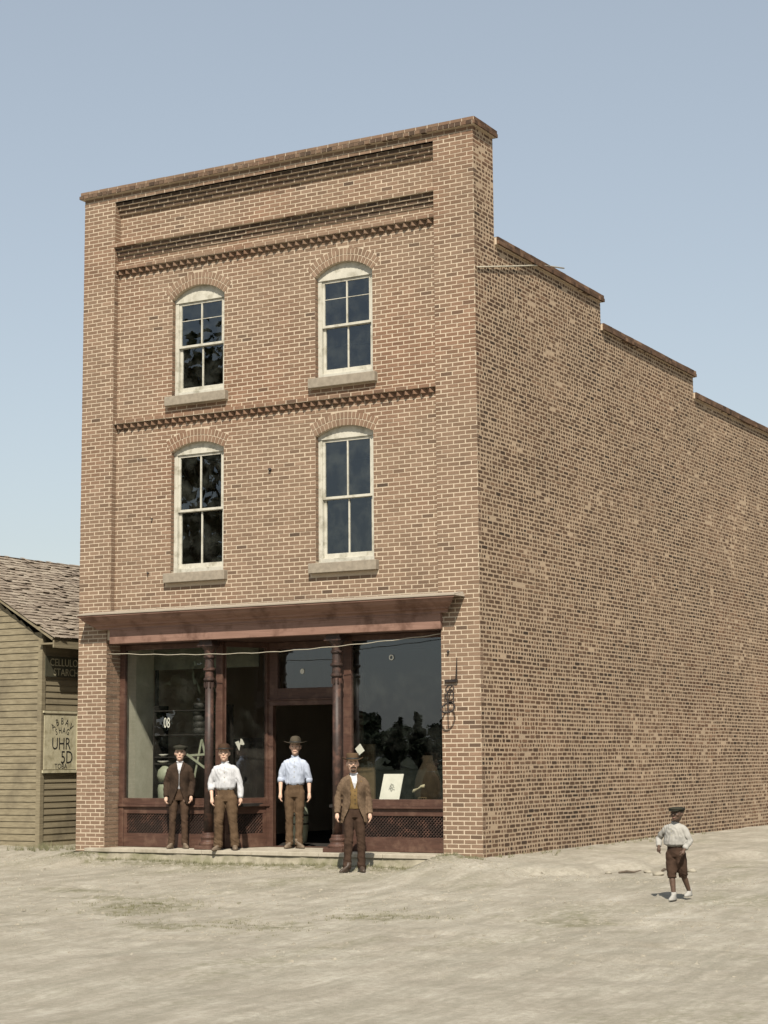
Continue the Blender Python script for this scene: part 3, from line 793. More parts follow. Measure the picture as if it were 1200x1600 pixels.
SF = [(0, 3, 2, 1), (4, 0, 1, 5), (0, 4, 3), (1, 2, 5)]
vis = sorted(range(len(sh)), key=lambda i: abs(sh[i][2]-1.0))
near = set([i for i in vis if sh[i][2] < 3.2][:298]); bk = MB()
for i, (v, t, _) in enumerate(sh):
    if i in near: o1 = MB(); o1.add(v, SF, 0, t); sobj(o1, 'shingle', M['shingle'], rf)
    else: bk.add(v, SF, 0, t)
tag(sobj(bk, 'shingles', M['shingle'], rf), kind='stuff')
# signs on its side wall (plane facing +x)
def wallmtx(y, z, x=SX+.05): # text reading along +y, facing +x
    return Matrix(((0, 0, 1, x), (1, 0, 0, y), (0, 1, 0, z), (0, 0, 0, 1)))
sg = empty('sign_board', (SX+.03, 1.4, 2.92), 0, 'dark sign board with faded pale starch lettering under the eave', 'sign')
q = MB(); q.box(0, .02, -.50, 1.3, 0, .36); q.obj('board', M['sign_dark'], sg)
mt = Matrix(((0, 0, 1, .024), (1, 0, 0, 0), (0, 1, 0, .25), (0, 0, 0, 1)))
text('CELLULOI', .185, M['cream'], sg, mt @ Matrix.Translation((.02, 0, 0)), .001)
text('STARCH', .185, M['cream'], sg, mt @ Matrix.Translation((.06, -.17, 0)), .001)
ps = empty('poster', (SX+.035, 1.36, 1.24), 0, 'framed cream poster with dark hand lettering on the clapboard wall', 'poster')
q = MB(); q.box(0, .012, -.46, .42, .06, 1.02); q.obj('poster_board', M['cream'], ps)
q = MB(); q.box(0, .03, -.50, .46, .0, .05); q.box(0, .03, .425, .46, .05, 1.04); q.box(0, .03, -.50, .46, 1.045, 1.08); q.obj('frame', M['cream'], ps)
def pt(s_, size, y, z, rot=0, sx=1):
    text(s_, size, M['black'], ps, Matrix(((0, 0, 1, .0135), (1, 0, 0, y), (0, 1, 0, z), (0, 0, 0, 1))) @ Matrix.Rotation(rot, 4, 'Z'), .001, sx)
for i, ch in enumerate('ABBAV'):
    a_ = (i-2)*.42; pt(ch, .17, .02+math.sin(a_)*.33, .60+math.cos(a_)*.30, -a_*.8, .8)
for i, ch in enumerate('SHAG'):
    a_ = (i-1.5)*.30; pt(ch, .15, .02+math.sin(a_)*.36, .46+math.cos(a_)*.28, -a_*.6, .8)
pt('UHR', .30, .0, .50, 0, .85); pt('5D', .32, .16, .26, 0, .85); pt('TOBA', .13, 0, .11)

# ------------------------------------------------------------------ wires, wall bracket
def sag(a, b, s, n=24):
    a, b = Vector(a), Vector(b); out = []
    for i in range(n+1):
        t = i/n; p_ = a.lerp(b, t); p_.z -= s*4*t*(1-t)+.006*math.sin(t*37); out.append(p_)
    return out
q = MB(); q.tube(sag((.56, .06, 3.215), (3.9, -.02, 3.12), .03)+sag((3.9, -.02, 3.12), (6.87, .06, 3.295), .02)[1:], .006, 5)
tag(q.obj('wire', M['wire'], smooth=True), 'thin pale wire sagging across the shop front below the fascia', 'wire')
q = MB(); q.tube([(W+.02, .05, 8.84), (W+.03, 1.2, 9.12), (W+.05, 2.4, 9.42), (W+.04, 3.3, 9.58)], .013, 6)
tag(q.obj('guy_wire', M['wire'], smooth=True), 'pale slanting wire at the top corner of the side wall', 'wire')
hk = empty('wall_bracket', (7.05, -.01, 2.1), 0, 'black wrought iron ring bracket on the right brick pier', 'bracket')
q = MB()
q.box(-.13, .08, -.03, .0, .46, .50); q.tube([(.06, -.02, .46), (.085, -.05, .62), (.11, -.08, .82)], [.014, .012, .006], 6)
q.obj('mounting_bar', M['black_iron'], hk)
def ring(cx, cz, rx, rz, y0, tilt, rad=.010):
    q = MB(); q.tube([(cx+math.cos(t)*rx, y0+math.sin(t)*tilt, cz+math.sin(t)*rz) for t in [2*math.pi*i/18 for i in range(19)]], rad, 6, cap=False); return q
ring(-.02, .36, .065, .055, -.07, .02).obj('ring', M['black_iron'], hk, smooth=True)
q = MB(); q.tube([(-.09, -.09, .30), (-.09, -.10, .16)], .008, 6); q.tube([(.05, -.09, .30), (.06, -.10, .16)], .008, 6); q.tube([(-.09, -.09, .27), (.055, -.09, .27)], .009, 6); q.tube([(-.09, -.1, .17), (.06, -.1, .17)], .009, 6)
q.obj('shackle', M['black_iron'], hk)
ring(-.015, .08, .105, .075, -.14, .06, .013).obj('ring', M['black_iron'], hk, smooth=True)
q = MB(); q.tube([(-.02, -.02, .40), (-.02, -.14, .30), (-.0, -.17, .12), (.02, -.20, .02)], .011, 6); q.obj('hook', M['black_iron'], hk)

# ------------------------------------------------------------------ goods in the windows
def prop(name, label, cat, loc, rz=0, group=None): return empty(name, loc, rz, label, cat, group)
# right window: card
cd = prop('show_card', 'white show card with faint drawing leaning in the right display window', 'card', (5.60, .62, .79), R(12))
q = MB(); q.add([(-.17, 0, 0), (.15, 0, 0), (.20, .12, .42), (-.12, .12, .42), (-.17, .02, 0), (.15, .02, 0), (.20, .14, .42), (-.12, .14, .42)], [(0, 1, 2, 3), (7, 6, 5, 4), (1, 5, 6, 2), (4, 0, 3, 7), (3, 2, 6, 7)])
q.obj('card', M['paper'], cd)
q = MB()
for i in range(14):
    a_ = random.uniform(0, 6.28); x, t_ = .02+math.cos(a_)*random.uniform(0, .05), .5+math.sin(a_)*random.uniform(0, .14)
    c0 = Vector((x, t_*.12-.003, t_*.42)); d_ = Vector((random.uniform(-1, 1), .2, random.uniform(-1, 1))).normalized()*.03; q.bar(c0-d_, c0+d_, .008, .002)
q.obj('drawing', mat_noise('grey_print', (.30, .30, .27), (.4, .4, .36), 9), cd)
bt = prop('flour_sack', 'tall brown bottle shaped sack standing in the right display window', 'sack', (6.08, 1.0, .75))
q = MB(); q.rings([(0, 0, 0, .20, .16), (0, 0, .15, .23, .17), (0, 0, .36, .21, .16), (0, 0, .50, .16, .12), (0, 0, .64, .09, .08), (0, 0, .74, .08, .07)], 18)
for i, (x_, y_, z_) in enumerate(q.v): q.v[i] = (x_+noise.noise(Vector((x_*9, y_*9, z_*9)))*.02, y_, z_)
q.obj('sack', M['sack'], bt, smooth=True)
bw_ = prop('ribbon_bow', 'small pale ribbon bow near the foot of the right display window', 'bow', (6.14, .56, .97))
q = MB(); q.tube([(-.10, 0, -.04), (-.07, 0, -.01), (0, 0, .02), (.05, 0, .05), (.11, 0, .06)], [.012, .026, .010, .022, .028], 8); q.obj('bow', M['cream'], bw_, smooth=True)
bs = prop('wire_basket', 'small low basket on the floor of the right display window', 'basket', (6.20, .58, .745))
q = MB()
for i in range(7):
    a_ = math.pi*i/6; q.tube([(-.09*math.cos(a_), -.05*math.sin(a_), 0), (-.07*math.cos(a_), -.04*math.sin(a_), .11)], .005, 5)
q.tube([(math.cos(t)*.09, math.sin(t)*.06, .0) for t in [i*math.pi/6 for i in range(13)]], .006, 5); q.tube([(math.cos(t)*.07, math.sin(t)*.045, .11) for t in [i*math.pi/6 for i in range(13)]], .006, 5)
q.obj('basket', M['brown_dim'], bs)
q = MB(); q.add([(5.10, .44, 1.60), (5.17, .44, 1.50), (5.27, .44, 1.57), (5.19, .44, 1.68)], [(0, 1, 2, 3)]); q.v += [(a_, b_+.004, c_) for a_, b_, c_ in q.v]; q.f.append((7, 6, 5, 4)); q.m.append(0); q.t.append(.5)
tag(q.obj('price_tag', M['paper']), 'small white diamond price tag behind the right window beside the column', 'tag')
# ring sticker
q = MB(); q.tube([(5.78+math.cos(t)*.033, .398, 2.99+math.sin(t)*.036) for t in [2*math.pi*i/14 for i in range(15)]], .010, 6, cap=False)
tag(q.obj('paper_ring', M['paper'], smooth=True), 'round white paper ring stuck high on the right window glass', 'sticker')
q = MB(); q.rings([(0, 0, 0, .04, .045), (0, 0, .006, .04, .045)], 14)
o_ = q.obj('paper_disc', M['paper']); o_.location = (3.66, 1.212, 2.87); o_.rotation_euler = (R(90), 0, 0); tag(o_, 'round white paper disc stuck on the transom glass over the door', 'sticker')
# left window
sh_ = prop('window_numerals', 'white paper numerals 08 stuck in the left display window', 'numerals', (1.49, .47, 2.05))
text('08', .24, M['paper'], sh_, Matrix(((1, 0, 0, 0), (0, 0, -1, 0), (0, 1, 0, 0), (0, 0, 0, 1))), .003, .55)
for i, (x_, z_, sc_, lb) in enumerate([(1.52, 1.02, 1.0, 'pale green enamel jar with dark band behind the man in the suit')]):
    j_ = prop('enamel_jar', lb, 'jar', (1.30, .72, .755)); j_.scale = (1.2, 1.2, 1.15)
    q = MB(); q.rings([(0, 0, 0, .085, .085), (0, 0, .05, .11, .11), (0, 0, .2, .115, .115), (0, 0, .26, .10, .10)], 18); q.obj('jar', M['green_pale'], j_, smooth=True)
    q = MB(); q.rings([(0, 0, .262, .105, .105), (0, 0, .29, .108, .108)], 18); q.obj('band', M['black'], j_, smooth=True)
    q = MB(); q.rings([(0, 0, .292, .10, .10), (0, 0, .38, .125, .125), (0, 0, .46, .11, .11), (0, 0, .52, .05, .05)], 18); q.obj('lid', M['green_pale'], j_, smooth=True)
for k_, (z_, wd, lb) in enumerate([(1.40, .11, 'lower white dish on the left window shelf'), (1.51, .085, 'upper white dish on the left window shelf')]):
    q = MB(); q.rings([(0, 0, 0, wd*.5, wd*.5), (0, 0, .03, wd, wd*.8), (0, 0, .035, wd, wd*.8)], 16)
    o_ = q.obj('dish', M['paper'], smooth=True); o_.location = (1.26, .70, z_); tag(o_, lb, 'dish', 'white dishes on the left window shelf')
ds = prop('display_shelf', 'dark shelf rack standing in the left display window', 'shelf', (1.45, .85, .75))
for z_ in (.625, .735, 1.1, 1.5):
    q = MB(); q.box(-.35, .95, -.2, .2, z_, z_+.02); q.obj('shelf', M['dark'], ds)
q = MB(); q.box(-.37, -.35, -.2, .2, 0, 1.6); q.box(.95, .97, -.2, .2, 0, 1.6); q.obj('side_panel', M['dark'], ds)
for i in range(5):
    q = MB(); q.rings([(0, 0, 0, .10, .10), (0, 0, .08, .10, .10), (0, 0, .085, .095, .095), (0, 0, .10, .095, .095)], 18)
    o_ = q.obj('tin', M['black'], smooth=True); o_.location = (1.93+random.uniform(-.012, .012), .76, 1.872+i*.102)
    tag(o_, ['lowest', 'second lowest', 'middle', 'second highest', 'topmost'][i]+' dark round tin of the stack in the left window', 'tin', 'stacked dark tins in the left window')
es = prop('folding_frame', 'pale green crossed slat frame leaning beside the left column', 'frame', (2.0, .52, 1.02))
for a_, b_ in [((-.14, 0, .52), (.22, 0, .30)), ((-.02, .03, .08), (.13, .03, .74)), ((.12, .05, .76), (.26, .05, .28)), ((-.14, .02, .50), (.26, .02, .52))]:
    q = MB(); q.bar(a_, b_, .035, .012); q.obj('slat', M['green_pale'], es)
for (x_, y_, z_, pts, lb) in [(2.765, .80, 1.70, [(-.08, .03), (-.01, .05), (.01, .0), (.03, .09), (.06, .07), (.10, .0), (.08, -.02), (.02, -.01), (.0, -.11), (-.03, -.06)], 'torn white paper scrap pasted in the entry side window')]:
    q = MB(); n_ = len(pts); q.add([(a_*.42, a_*.9, b_) for a_, b_ in pts]+[(a_*.42-.004, a_*.9, b_) for a_, b_ in pts], [tuple(range(n_)), tuple(range(2*n_-1, n_-1, -1))])
    o_ = q.obj('paper_scrap', M['paper']); o_.location = (x_-.06, y_, z_); tag(o_, lb, 'paper')
# churn inside the door
ch = prop('barrel', 'pale green barrel with dark hoops just inside the doorway', 'barrel', (3.30, 1.62, .052))
q = MB(); q.rings([(0, 0, 0, .12, .12), (0, 0, .06, .16, .16), (0, 0, .25, .185, .185), (0, 0, .5, .185, .185), (0, 0, .70, .15, .15), (0, 0, .74, .14, .14)], 20); q.obj('barrel', M['green_pale'], ch, smooth=True)
q = MB()
for z_ in (.33, .47): q.rings([(0, 0, z_, .189, .189), (0, 0, z_+.025, .189, .189)], 20)
q.obj('hoop', M['black'], ch, smooth=True)

# ------------------------------------------------------------------ people
def skinmat(name, a, b): return mat_noise(name, a, b, 30, .6, .1, .001, spec=.35)
M['skin'] = skinmat('skin', (.50, .32, .23), (.58, .39, .29)); M['skin_dark'] = skinmat('brown_skin', (.07, .042, .028), (.10, .06, .04))
M['lip'] = skinmat('lips', (.28, .12, .09), (.32, .15, .11)); M['eye'] = skinmat('dark_eye', (.03, .02, .015), (.05, .03, .02)); M['hair'] = mat_noise('dark_hair', (.03, .02, .013), (.06, .04, .025), 60, .7, .3)
M['eyewhite'] = skinmat('eye_white', (.45, .42, .36), (.5, .46, .4))
def cloth(name, a, b, sc=120): return mat_noise(name, a, b, sc, .95, .5, .002, spec=.1, c3=tuple(x*.75 for x in a), s3=5)
M['suit'] = cloth('dark_brown_wool', (.030, .020, .014), (.052, .034, .023)); M['trouser'] = cloth('brown_trouser_cloth', (.075, .048, .028), (.115, .075, .045))
M['trouser2'] = cloth('dark_brown_trouser_cloth', (.048, .030, .020), (.082, .052, .034)); M['trouser3'] = cloth('chocolate_trouser_cloth', (.036, .022, .015), (.062, .038, .026))
M['tweed'] = cloth('brown_tweed', (.085, .057, .036), (.155, .108, .07), 70); M['vest'] = cloth('ochre_waistcoat', (.12, .078, .032), (.21, .135, .055), 40)
M['shirt'] = cloth('white_shirt_cotton', (.42, .42, .425), (.50, .50, .51)); M['boy_shirt'] = cloth('dusty_pale_shirt', (.26, .25, .225), (.36, .345, .31)); M['shirt_blue'] = cloth('pale_blue_shirt_cotton', (.35, .39, .47), (.43, .47, .56))
M['shoe'] = mat_noise('dusty_leather', (.09, .065, .045), (.17, .13, .09), 25, .7, .2); M['shoe_dark'] = mat_noise('dark_leather', (.03, .02, .015), (.07, .05, .035), 25, .5, .2)
M['felt_brown'] = cloth('brown_felt', (.040, .022, .014), (.06, .036, .022)); M['felt_grey'] = cloth('grey_felt', (.05, .042, .030), (.085, .07, .05)); M['felt_tan'] = cloth('tan_felt', (.07, .045, .025), (.10, .065, .038)); M['capcloth'] = cloth('dark_green_cloth', (.022, .022, .016), (.04, .038, .028))
def remesh(mb_, vox, sm=3, fold=None, cut=None):
    me = mb_.mesh('t', []); o = bpy.data.objects.new('t', me); C.objects.link(o)
    r_ = o.modifiers.new('r', 'REMESH'); r_.mode = 'VOXEL'; r_.voxel_size = vox
    s_ = o.modifiers.new('s', 'SMOOTH'); s_.factor = .6; s_.iterations = sm
    dg = bpy.context.evaluated_depsgraph_get(); m2 = bpy.data.meshes.new_from_object(o.evaluated_get(dg))
    bpy.data.objects.remove(o); nv = len(m2.vertices)
    co = np.empty(nv*3, 'f'); m2.vertices.foreach_get('co', co); co = co.reshape(-1, 3)
    no = np.empty(nv*3, 'f'); m2.vertex_normals.foreach_get('vector', no); no = no.reshape(-1, 3)
    fs = [tuple(p_.vertices) for p_ in m2.polygons]
    if fold:
        for i in range(nv): co[i] += no[i]*fold(Vector(co[i].tolist()))
    if cut:
        keep = []
        for f_ in fs:
            c_ = co[list(f_)].mean(0)
            if not cut(c_[0], c_[1], c_[2]): keep.append(f_)
        used = sorted({i for f_ in keep for i in f_}); mp = {u: k for k, u in enumerate(used)}
        fs = [tuple(mp[i] for i in f_) for f_ in keep]; co = co[used]
    bpy.data.meshes.remove(m2)
    out = MB(); out.add([tuple(map(float, c_)) for c_ in co], fs); return out
def person(loc, rz, h, label, o):
    P = empty('person', loc, rz, label, 'person', o.get('group'))
    k = h/1.72; wd = o.get('wide', 1.0)*.90
    P.scale = (k*wd, k*wd, k); P.rotation_euler[1] = o.get('lean', 0)
    aL, aR = o.get('armL'), o.get('armR')       # (elbow, wrist, hand dir) for x<0 and x>0
    arms = {-1: aL or ((-.238, .02, 1.10), (-.245, -.05, .86)), 1: aR or ((.238, .02, 1.10), (.245, -.05, .86))}
    legs = o.get('legs') or {-1: ((-.095, 0, .86), (-.115, -.015, .47), (-.13, .02, .08), -.35), 1: ((.095, 0, .86), (.115, -.015, .47), (.13, .02, .08), .35)}
    # ---- body
    b = MB()
    hx, hy = o.get('head', (0, 0)); 
    hd = [(1.468, .020, .022, -.062), (1.480, .036, .045, -.045), (1.505, .052, .068, -.024), (1.54, .063, .084, -.010), (1.575, .070, .093, -.002), (1.61, .075, .097, .002), (1.65, .074, .093, .006), (1.68, .058, .072, .008), (1.698, .030, .036, .008)]
    b.rings([(hx, hy+y, z, rx, ry) for z, rx, ry, y in hd], 18)
    b.rings([(0, .02, 1.36, .07, .065), (0, .012, 1.42, .056, .056), (hx*.6, .008, 1.47, .052, .055), (hx, .008, 1.53, .05, .055)], 14)
    b.tube([(hx, hy-.088, 1.606), (hx, hy-.104, 1.575), (hx, hy-.112, 1.560)], [.009, .012, .016], 8)
    b.ball((hx, hy-.078, 1.612), .055, .02, .012); b.ball((hx, hy-.082, 1.487), .025, .018, .016); b.ball((hx, hy-.086, 1.522), .026, .014, .013)
    for s_ in (-1, 1): b.ball((hx+s_*.078, hy+.012, 1.575), .010, .022, .032); b.ball((hx+s_*.045, hy-.070, 1.57), .022, .02, .02)
    b.rings([(0, 0, .84, .13, .09), (0, 0, .95, .145, .095), (0, 0, 1.08, .125, .085), (0, 0, 1.25, .150, .095), (0, 0, 1.33, .135, .085), (0, .01, 1.40, .10, .07), (0, .015, 1.43, .06, .055)], 18)
    for s_ in (-1, 1):
        e_, w_ = arms[s_]; b.tube([(s_*.11, .005, 1.34), (s_*.15, .005, 1.315), Vector((s_*.19, 0, 1.27)).lerp(Vector(e_), .3), e_, Vector(e_).lerp(Vector(w_), .35), w_], [.040, .045, .042, .040, .038, .026], 12)
        hp, kn, an, toe = legs[s_]; b.tube([(hp[0], hp[1], hp[2]+.05), hp, Vector(hp).lerp(Vector(kn), .5), kn, Vector(kn).lerp(Vector(an), .3), an, (an[0], an[1], an[2]-.04)], [.075, .085, .072, .052, .054, .034, .034], 12)
    bm = remesh(b, .009, 2)
    sk = M[o.get('skin', 'skin')]
    # eyes, brows, lips, fingers added to the same mesh
    for s_ in (-1, 1):
        bm.ball((hx+s_*.031, hy-.0845, 1.588), .013, .008, .0065, 10, 6, 2); bm.ball((hx+s_*.031, hy-.0905, 1.588), .0065, .004, .0065, 8, 6, 1)
        bm.tube([(hx+s_*.014, hy-.095, 1.607), (hx+s_*.032, hy-.097, 1.611), (hx+s_*.05, hy-.085, 1.606)], [.003, .0045, .003], 6, 3)
    bm.tube([(hx-.024, hy-.094, 1.520), (hx, hy-.102, 1.522), (hx+.024, hy-.094, 1.520)], [.003, .006, .003], 6, 4)
    if o.get('moustache'):
        bm.tube([(hx-.040, hy-.086, 1.522), (hx-.018, hy-.102, 1.537), (hx, hy-.106, 1.539), (hx+.018, hy-.102, 1.537), (hx+.040, hy-.086, 1.522)], [.005, .012, .011, .012, .005], 8, 3)
        bm.ball((hx, hy-.083, 1.488), .034, .022, .022, 10, 6, 3)
    for s_ in (-1, 1):
        e_, w_ = arms[s_]; w_ = Vector(w_); d_ = (w_-Vector(e_)).normalized(); d_ = (d_+Vector((0, -.12, -.5))).normalized()
        pn = Vector((s_, 0, 0)); pn = (pn-d_*pn.dot(d_)).normalized(); ac = d_.cross(pn).normalized()  # across palm (front/back)
        if ac.y > 0: ac = -ac
        cur = o.get('curl', .55)
        bm.tube([w_-d_*.02, w_+d_*.02, w_+d_*.055, w_+d_*.088], [.024, .030, .036, .030], 10)
        for fi, (off, ln) in enumerate([(.027, .068), (.009, .078), (-.009, .072), (-.026, .056)]):
            p0 = w_+d_*.078+ac*off; dd = (d_-pn*(.10+.15*cur)).normalized(); p1 = p0+dd*ln*.45; d2 = (d_-pn*(.3+1.1*cur)).normalized(); p2 = p1+d2*ln*.33; d3 = (d_*(.9-cur)-pn*1.2).normalized(); p3 = p2+d3*ln*.25
            bm.tube([p0-dd*.02, p0, p1, p2, p3], [.0095, .0095, .0088, .008, .006], 7)
        t0 = w_+d_*.03+ac*.024; bm.tube([t0-ac*.01, t0+ac*.018+d_*.02-pn*.01, t0+ac*.020+d_*.048-pn*.018, t0+ac*.012+d_*.068-pn*.022], [.013, .012, .010, .007], 7)
    body = bm.obj('body', [sk, M['eye'], M['eyewhite'], M['hair'], M['lip']], P, smooth=True)
    # hair
    q = MB(); q.rings([(hx, hy+.018, 1.575, .074, .085), (hx, hy+.016, 1.61, .0795, .0955), (hx, hy+.012, 1.655, .079, .094), (hx, hy+.010, 1.692, .060, .072), (hx, hy+.01, 1.708, .02, .03)], 18); q.obj('hair', M['hair'], body, smooth=True)
    # ---- trousers
    tr = MB(); ts = o.get('tw', 1.0); zt = o.get('cuffz', .055)
    tr.rings([(0, .0, .80, .155, .105), (0, 0, .88, .165, .115), (0, 0, .96, .158, .108), (0, 0, 1.04, .148, .10)], 20)
    for s_ in (-1, 1):
        hp, kn, an, toe = legs[s_]; hp, kn, an = Vector(hp), Vector(kn), Vector(an); bt_ = an.copy(); bt_.z = zt+an.z-.08
        if zt > .3: bt_ = kn.lerp(an, .15)
        tr.tube([hp+Vector((0, 0, .04)), hp, hp.lerp(kn, .5), kn, kn.lerp(bt_, .5), bt_], [.088, .098*ts, .090*ts, .074*ts, .069*ts, .073*ts], 14)
    sd_ = random.random()*50
    def tf(p_):
        a_ = noise.noise(Vector((p_.x*9+sd_, p_.y*9, p_.z*13)))*.010
        lowk = max(0, 1-abs(p_.z-.45)/.16)+max(0, 1-abs(p_.z-.12)/.12)*1.3+.25
        return a_+noise.noise(Vector((p_.x*14+sd_, p_.y*9, p_.z*34+p_.x*20)))*.009*lowk-.006*max(0, 1-abs(abs(p_.x)-.11)/.02)*(p_.y < 0)
    remesh(tr, .011, 3, tf).obj('trousers', M[o['trousers']], P, smooth=True)
    # ---- shoes
    for s_ in (-1, 1):
        hp, kn, an, toe = legs[s_]; q = MB(); a_ = toe; ax_, ay_ = an[0], an[1]; z0 = an[2]-.08
        def L(f, w__, z_, rx, ry): return (ax_+math.sin(a_)*f, ay_-math.cos(a_)*f, z_, rx, ry)
        q.rings([(*L(.055, 0, z0+.003, 0, 0)[:3], .048, .135), (*L(.055, 0, z0+.022, 0, 0)[:3], .050, .138), (*L(.05, 0, z0+.045, 0, 0)[:3], .046, .122), (*L(.02, 0, z0+.07, 0, 0)[:3], .042, .085), (*L(-.01, 0, z0+.10, 0, 0)[:3], .042, .055), (*L(-.01, 0, z0+.15, 0, 0)[:3], .042, .048)], 16)
        c_ = Vector((ax_, ay_, 0)); ro = Matrix.Rotation(a_, 3, 'Z')
        cx_, cy_ = ax_+math.sin(a_)*.05, ay_-math.cos(a_)*.05
        q.v = [tuple(Vector((cx_, cy_, 0))+ro @ Vector((v_[0]-cx_, v_[1]-cy_, 0))+Vector((0, 0, v_[2]))) for v_ in q.v]
        q.obj('shoe', M[o.get('shoe', 'shoe')], P, smooth=True)
    # ---- shirt
    def sleeve(m_, r0, r1, r2, end, s_):
        e_, w_ = arms[s_]; e_, w_ = Vector(e_), Vector(w_); c_ = e_.lerp(w_, end)
        m_.tube([(s_*.10, .0, 1.355), (s_*.155, .0, 1.338), (s_*.192, .005, 1.295), Vector((s_*.205, .005, 1.28)).lerp(e_, .5), e_, e_.lerp(c_, .55), c_], [.052, .060, r0*.95, r0*.92, r1, r1, r2], 14)
        return c_
    s = MB(); bl = o.get('blouse', .0)
    s.rings([(0, 0, .99, .150, .103), (0, 0, 1.03, .165+bl, .115+bl*.7), (0, 0, 1.10, .172+bl, .120+bl*.6), (0, 0, 1.2, .178+bl*.4, .122), (0, 0, 1.28, .186, .12), (0, .0, 1.345, .165, .105), (0, .008, 1.395, .125, .085), (0, .012, 1.42, .072, .070), (0, .010, 1.445, .062, .064)], 22)
    if o['top'] == 'shirt':
        for s_ in (-1, 1): sleeve(s, .062, .055, .050, o.get('sleeve', (.9, .9))[(s_+1)//2], s_)
    sd2 = random.random()*60
    def sf(p_): return noise.noise(Vector((p_.x*11+sd2, p_.y*11, p_.z*7)))*.011+math.sin((p_.x*1.2+p_.z*.5)*60+noise.noise(p_*6)*7)*.003
    so = remesh(s, .010, 3, sf).obj('shirt', M[o['shirt']], P, smooth=True)
    q = MB(); q.tube([(.058*math.cos(t), .012+.062*math.sin(t), 1.452-.012*(math.sin(t) < 0)*abs(math.sin(t))) for t in [2*math.pi*i/20 for i in range(21)]], .013, 8, cap=False)
    q.obj('collar', M[o['shirt']], so, smooth=True)
    def buttons(par, spots, mat):
        b0 = None
        for (x_, y_, z_) in spots:
            if b0 is None: t_ = MB(); t_.ball((0, 0, 0), .008, .005, .008, 8, 5); b0 = t_.mesh('button', [mat], True)
            bo = bpy.data.objects.new('button', b0); C.objects.link(bo); bo.parent = par; bo.location = (x_, y_, z_)
    if o['top'] == 'shirt':
        for s_ in (-1, 1):
            e_, w_ = arms[s_]; en = o.get('sleeve', (.9, .9))[(s_+1)//2]; c_ = Vector(e_).lerp(Vector(w_), en); d_ = (Vector(w_)-Vector(e_)).normalized()
            q = MB(); q.tube([c_-d_*.06, c_-d_*.03, c_+d_*.012], [.056, .061, .054] if en < .75 else [.046, .048, .043], 12); q.obj('cuff', M[o['shirt']], so, smooth=True)
        buttons(so, [(0, -.128, z_) for z_ in (1.36, 1.28, 1.20, 1.12)], M['cream'])
    if o['top'] == 'shirt':
        q = MB(); q.rings([(0, 0, 1.0, .158, .110), (0, 0, 1.045, .152, .106)], 22); q.obj('waistband', M[o['trousers']], P, smooth=True)
    # ---- waistcoat and coat
    if o.get('vest'):
        v_ = MB(); v_.rings([(0, 0, .93, .168, .123), (0, 0, 1.0, .170, .126), (0, 0, 1.12, .178, .132), (0, 0, 1.25, .190, .134), (0, 0, 1.34, .190, .122), (0, .005, 1.40, .125, .095), (0, .01, 1.43, .08, .08)], 24)
        vo = remesh(v_, .010, 2, None, lambda x, y, z: (y < 0 and z > 1.23 and abs(x) < (z-1.23)*.33+.004) or z > 1.42).obj('waistcoat', M['vest'], P, smooth=True)
        buttons(vo, [(.004, -.135, z_) for z_ in (1.19, 1.13, 1.07, 1.01)], M['black'])
    if o['top'] == 'coat':
        c_ = MB(); fl = o.get('flare', 0)
        c_.rings([(0, .0, .72, .205+fl, .155+fl*.5), (0, 0, .80, .205+fl*.8, .155), (0, 0, .92, .196+fl*.4, .148), (0, 0, 1.05, .188, .143), (0, 0, 1.18, .198, .147), (0, 0, 1.29, .208, .142), (0, .003, 1.35, .185, .125), (0, .01, 1.40, .15, .10), (0, .014, 1.43, .088, .088), (0, .016, 1.455, .075, .080)], 26)
        for s_ in (-1, 1): sleeve(c_, .068, .059, .053, 1.02, s_)
        def cf(p_): return noise.noise(Vector((p_.x*8+sd2, p_.y*8, p_.z*6)))*.012+noise.noise(Vector((p_.x*12, p_.y*12+sd2, p_.z*26+p_.x*15)))*.008*(1 if abs(p_.x) > .2 else .4)
        op = o['open']
        def cut(x, y, z):
            if z > 1.445 and y < .02: return True
            if z > 1.45: return True
            if z < .735 and abs(x) < .19: return True
            if y > -.02 or abs(x) > .2: return False
            zs_ = [a for a, _ in op]
            w__ = np.interp(z, zs_, [b for _, b in op])
            return abs(x-o.get('openx', 0)) < w__
        co_ = remesh(c_, .010, 3, cf, cut).obj('coat', M[o['coat']], P, smooth=True)
        sl = co_.modifiers.new('s', 'SOLIDIFY'); sl.thickness = .008; sl.offset = -1
        q = MB(); ox = o.get('openx', 0)      # lapels
        for s_ in (-1, 1):
            zz = [a for a in (1.42, 1.38, 1.33, 1.28, 1.24)]
            L1 = []; L2 = []
            for z_ in zz:
                w__ = float(np.interp(z_, [a for a, _ in op], [b for _, b in op])); yf = -.142*math.sqrt(max(0, 1-((w__)/.2)**2))-.008 if z_ < 1.36 else (-.118 if z_ < 1.40 else -.088)
                lw = .05 if z_ > 1.26 else .02
                L1.append((ox+s_*w__, yf, z_)); L2.append((ox+s_*(w__+lw), yf+.012+lw*.12, z_+.012))
            vv = L1+L2; n_ = len(zz); q.add(vv+[(x_, y_+.006, z_) for x_, y_, z_ in vv], [(i, i+1, n_+i+1, n_+i) if s_ < 0 else (n_+i, n_+i+1, i+1, i) for i in range(n_-1)]+[(2*n_+i, 3*n_+i, 3*n_+i+1, 2*n_+i+1) for i in range(n_-1)])
        q.obj('lapel', M[o['coat']], co_, smooth=True)
        if o.get('buttons'):
            buttons(co_, [(.02, -.153, z_) for z_ in o['buttons']], M['black'])
    # ---- hat
    ht = o['hat']; q = MB(); z0 = 1.640; hm = M[o['hatmat']]
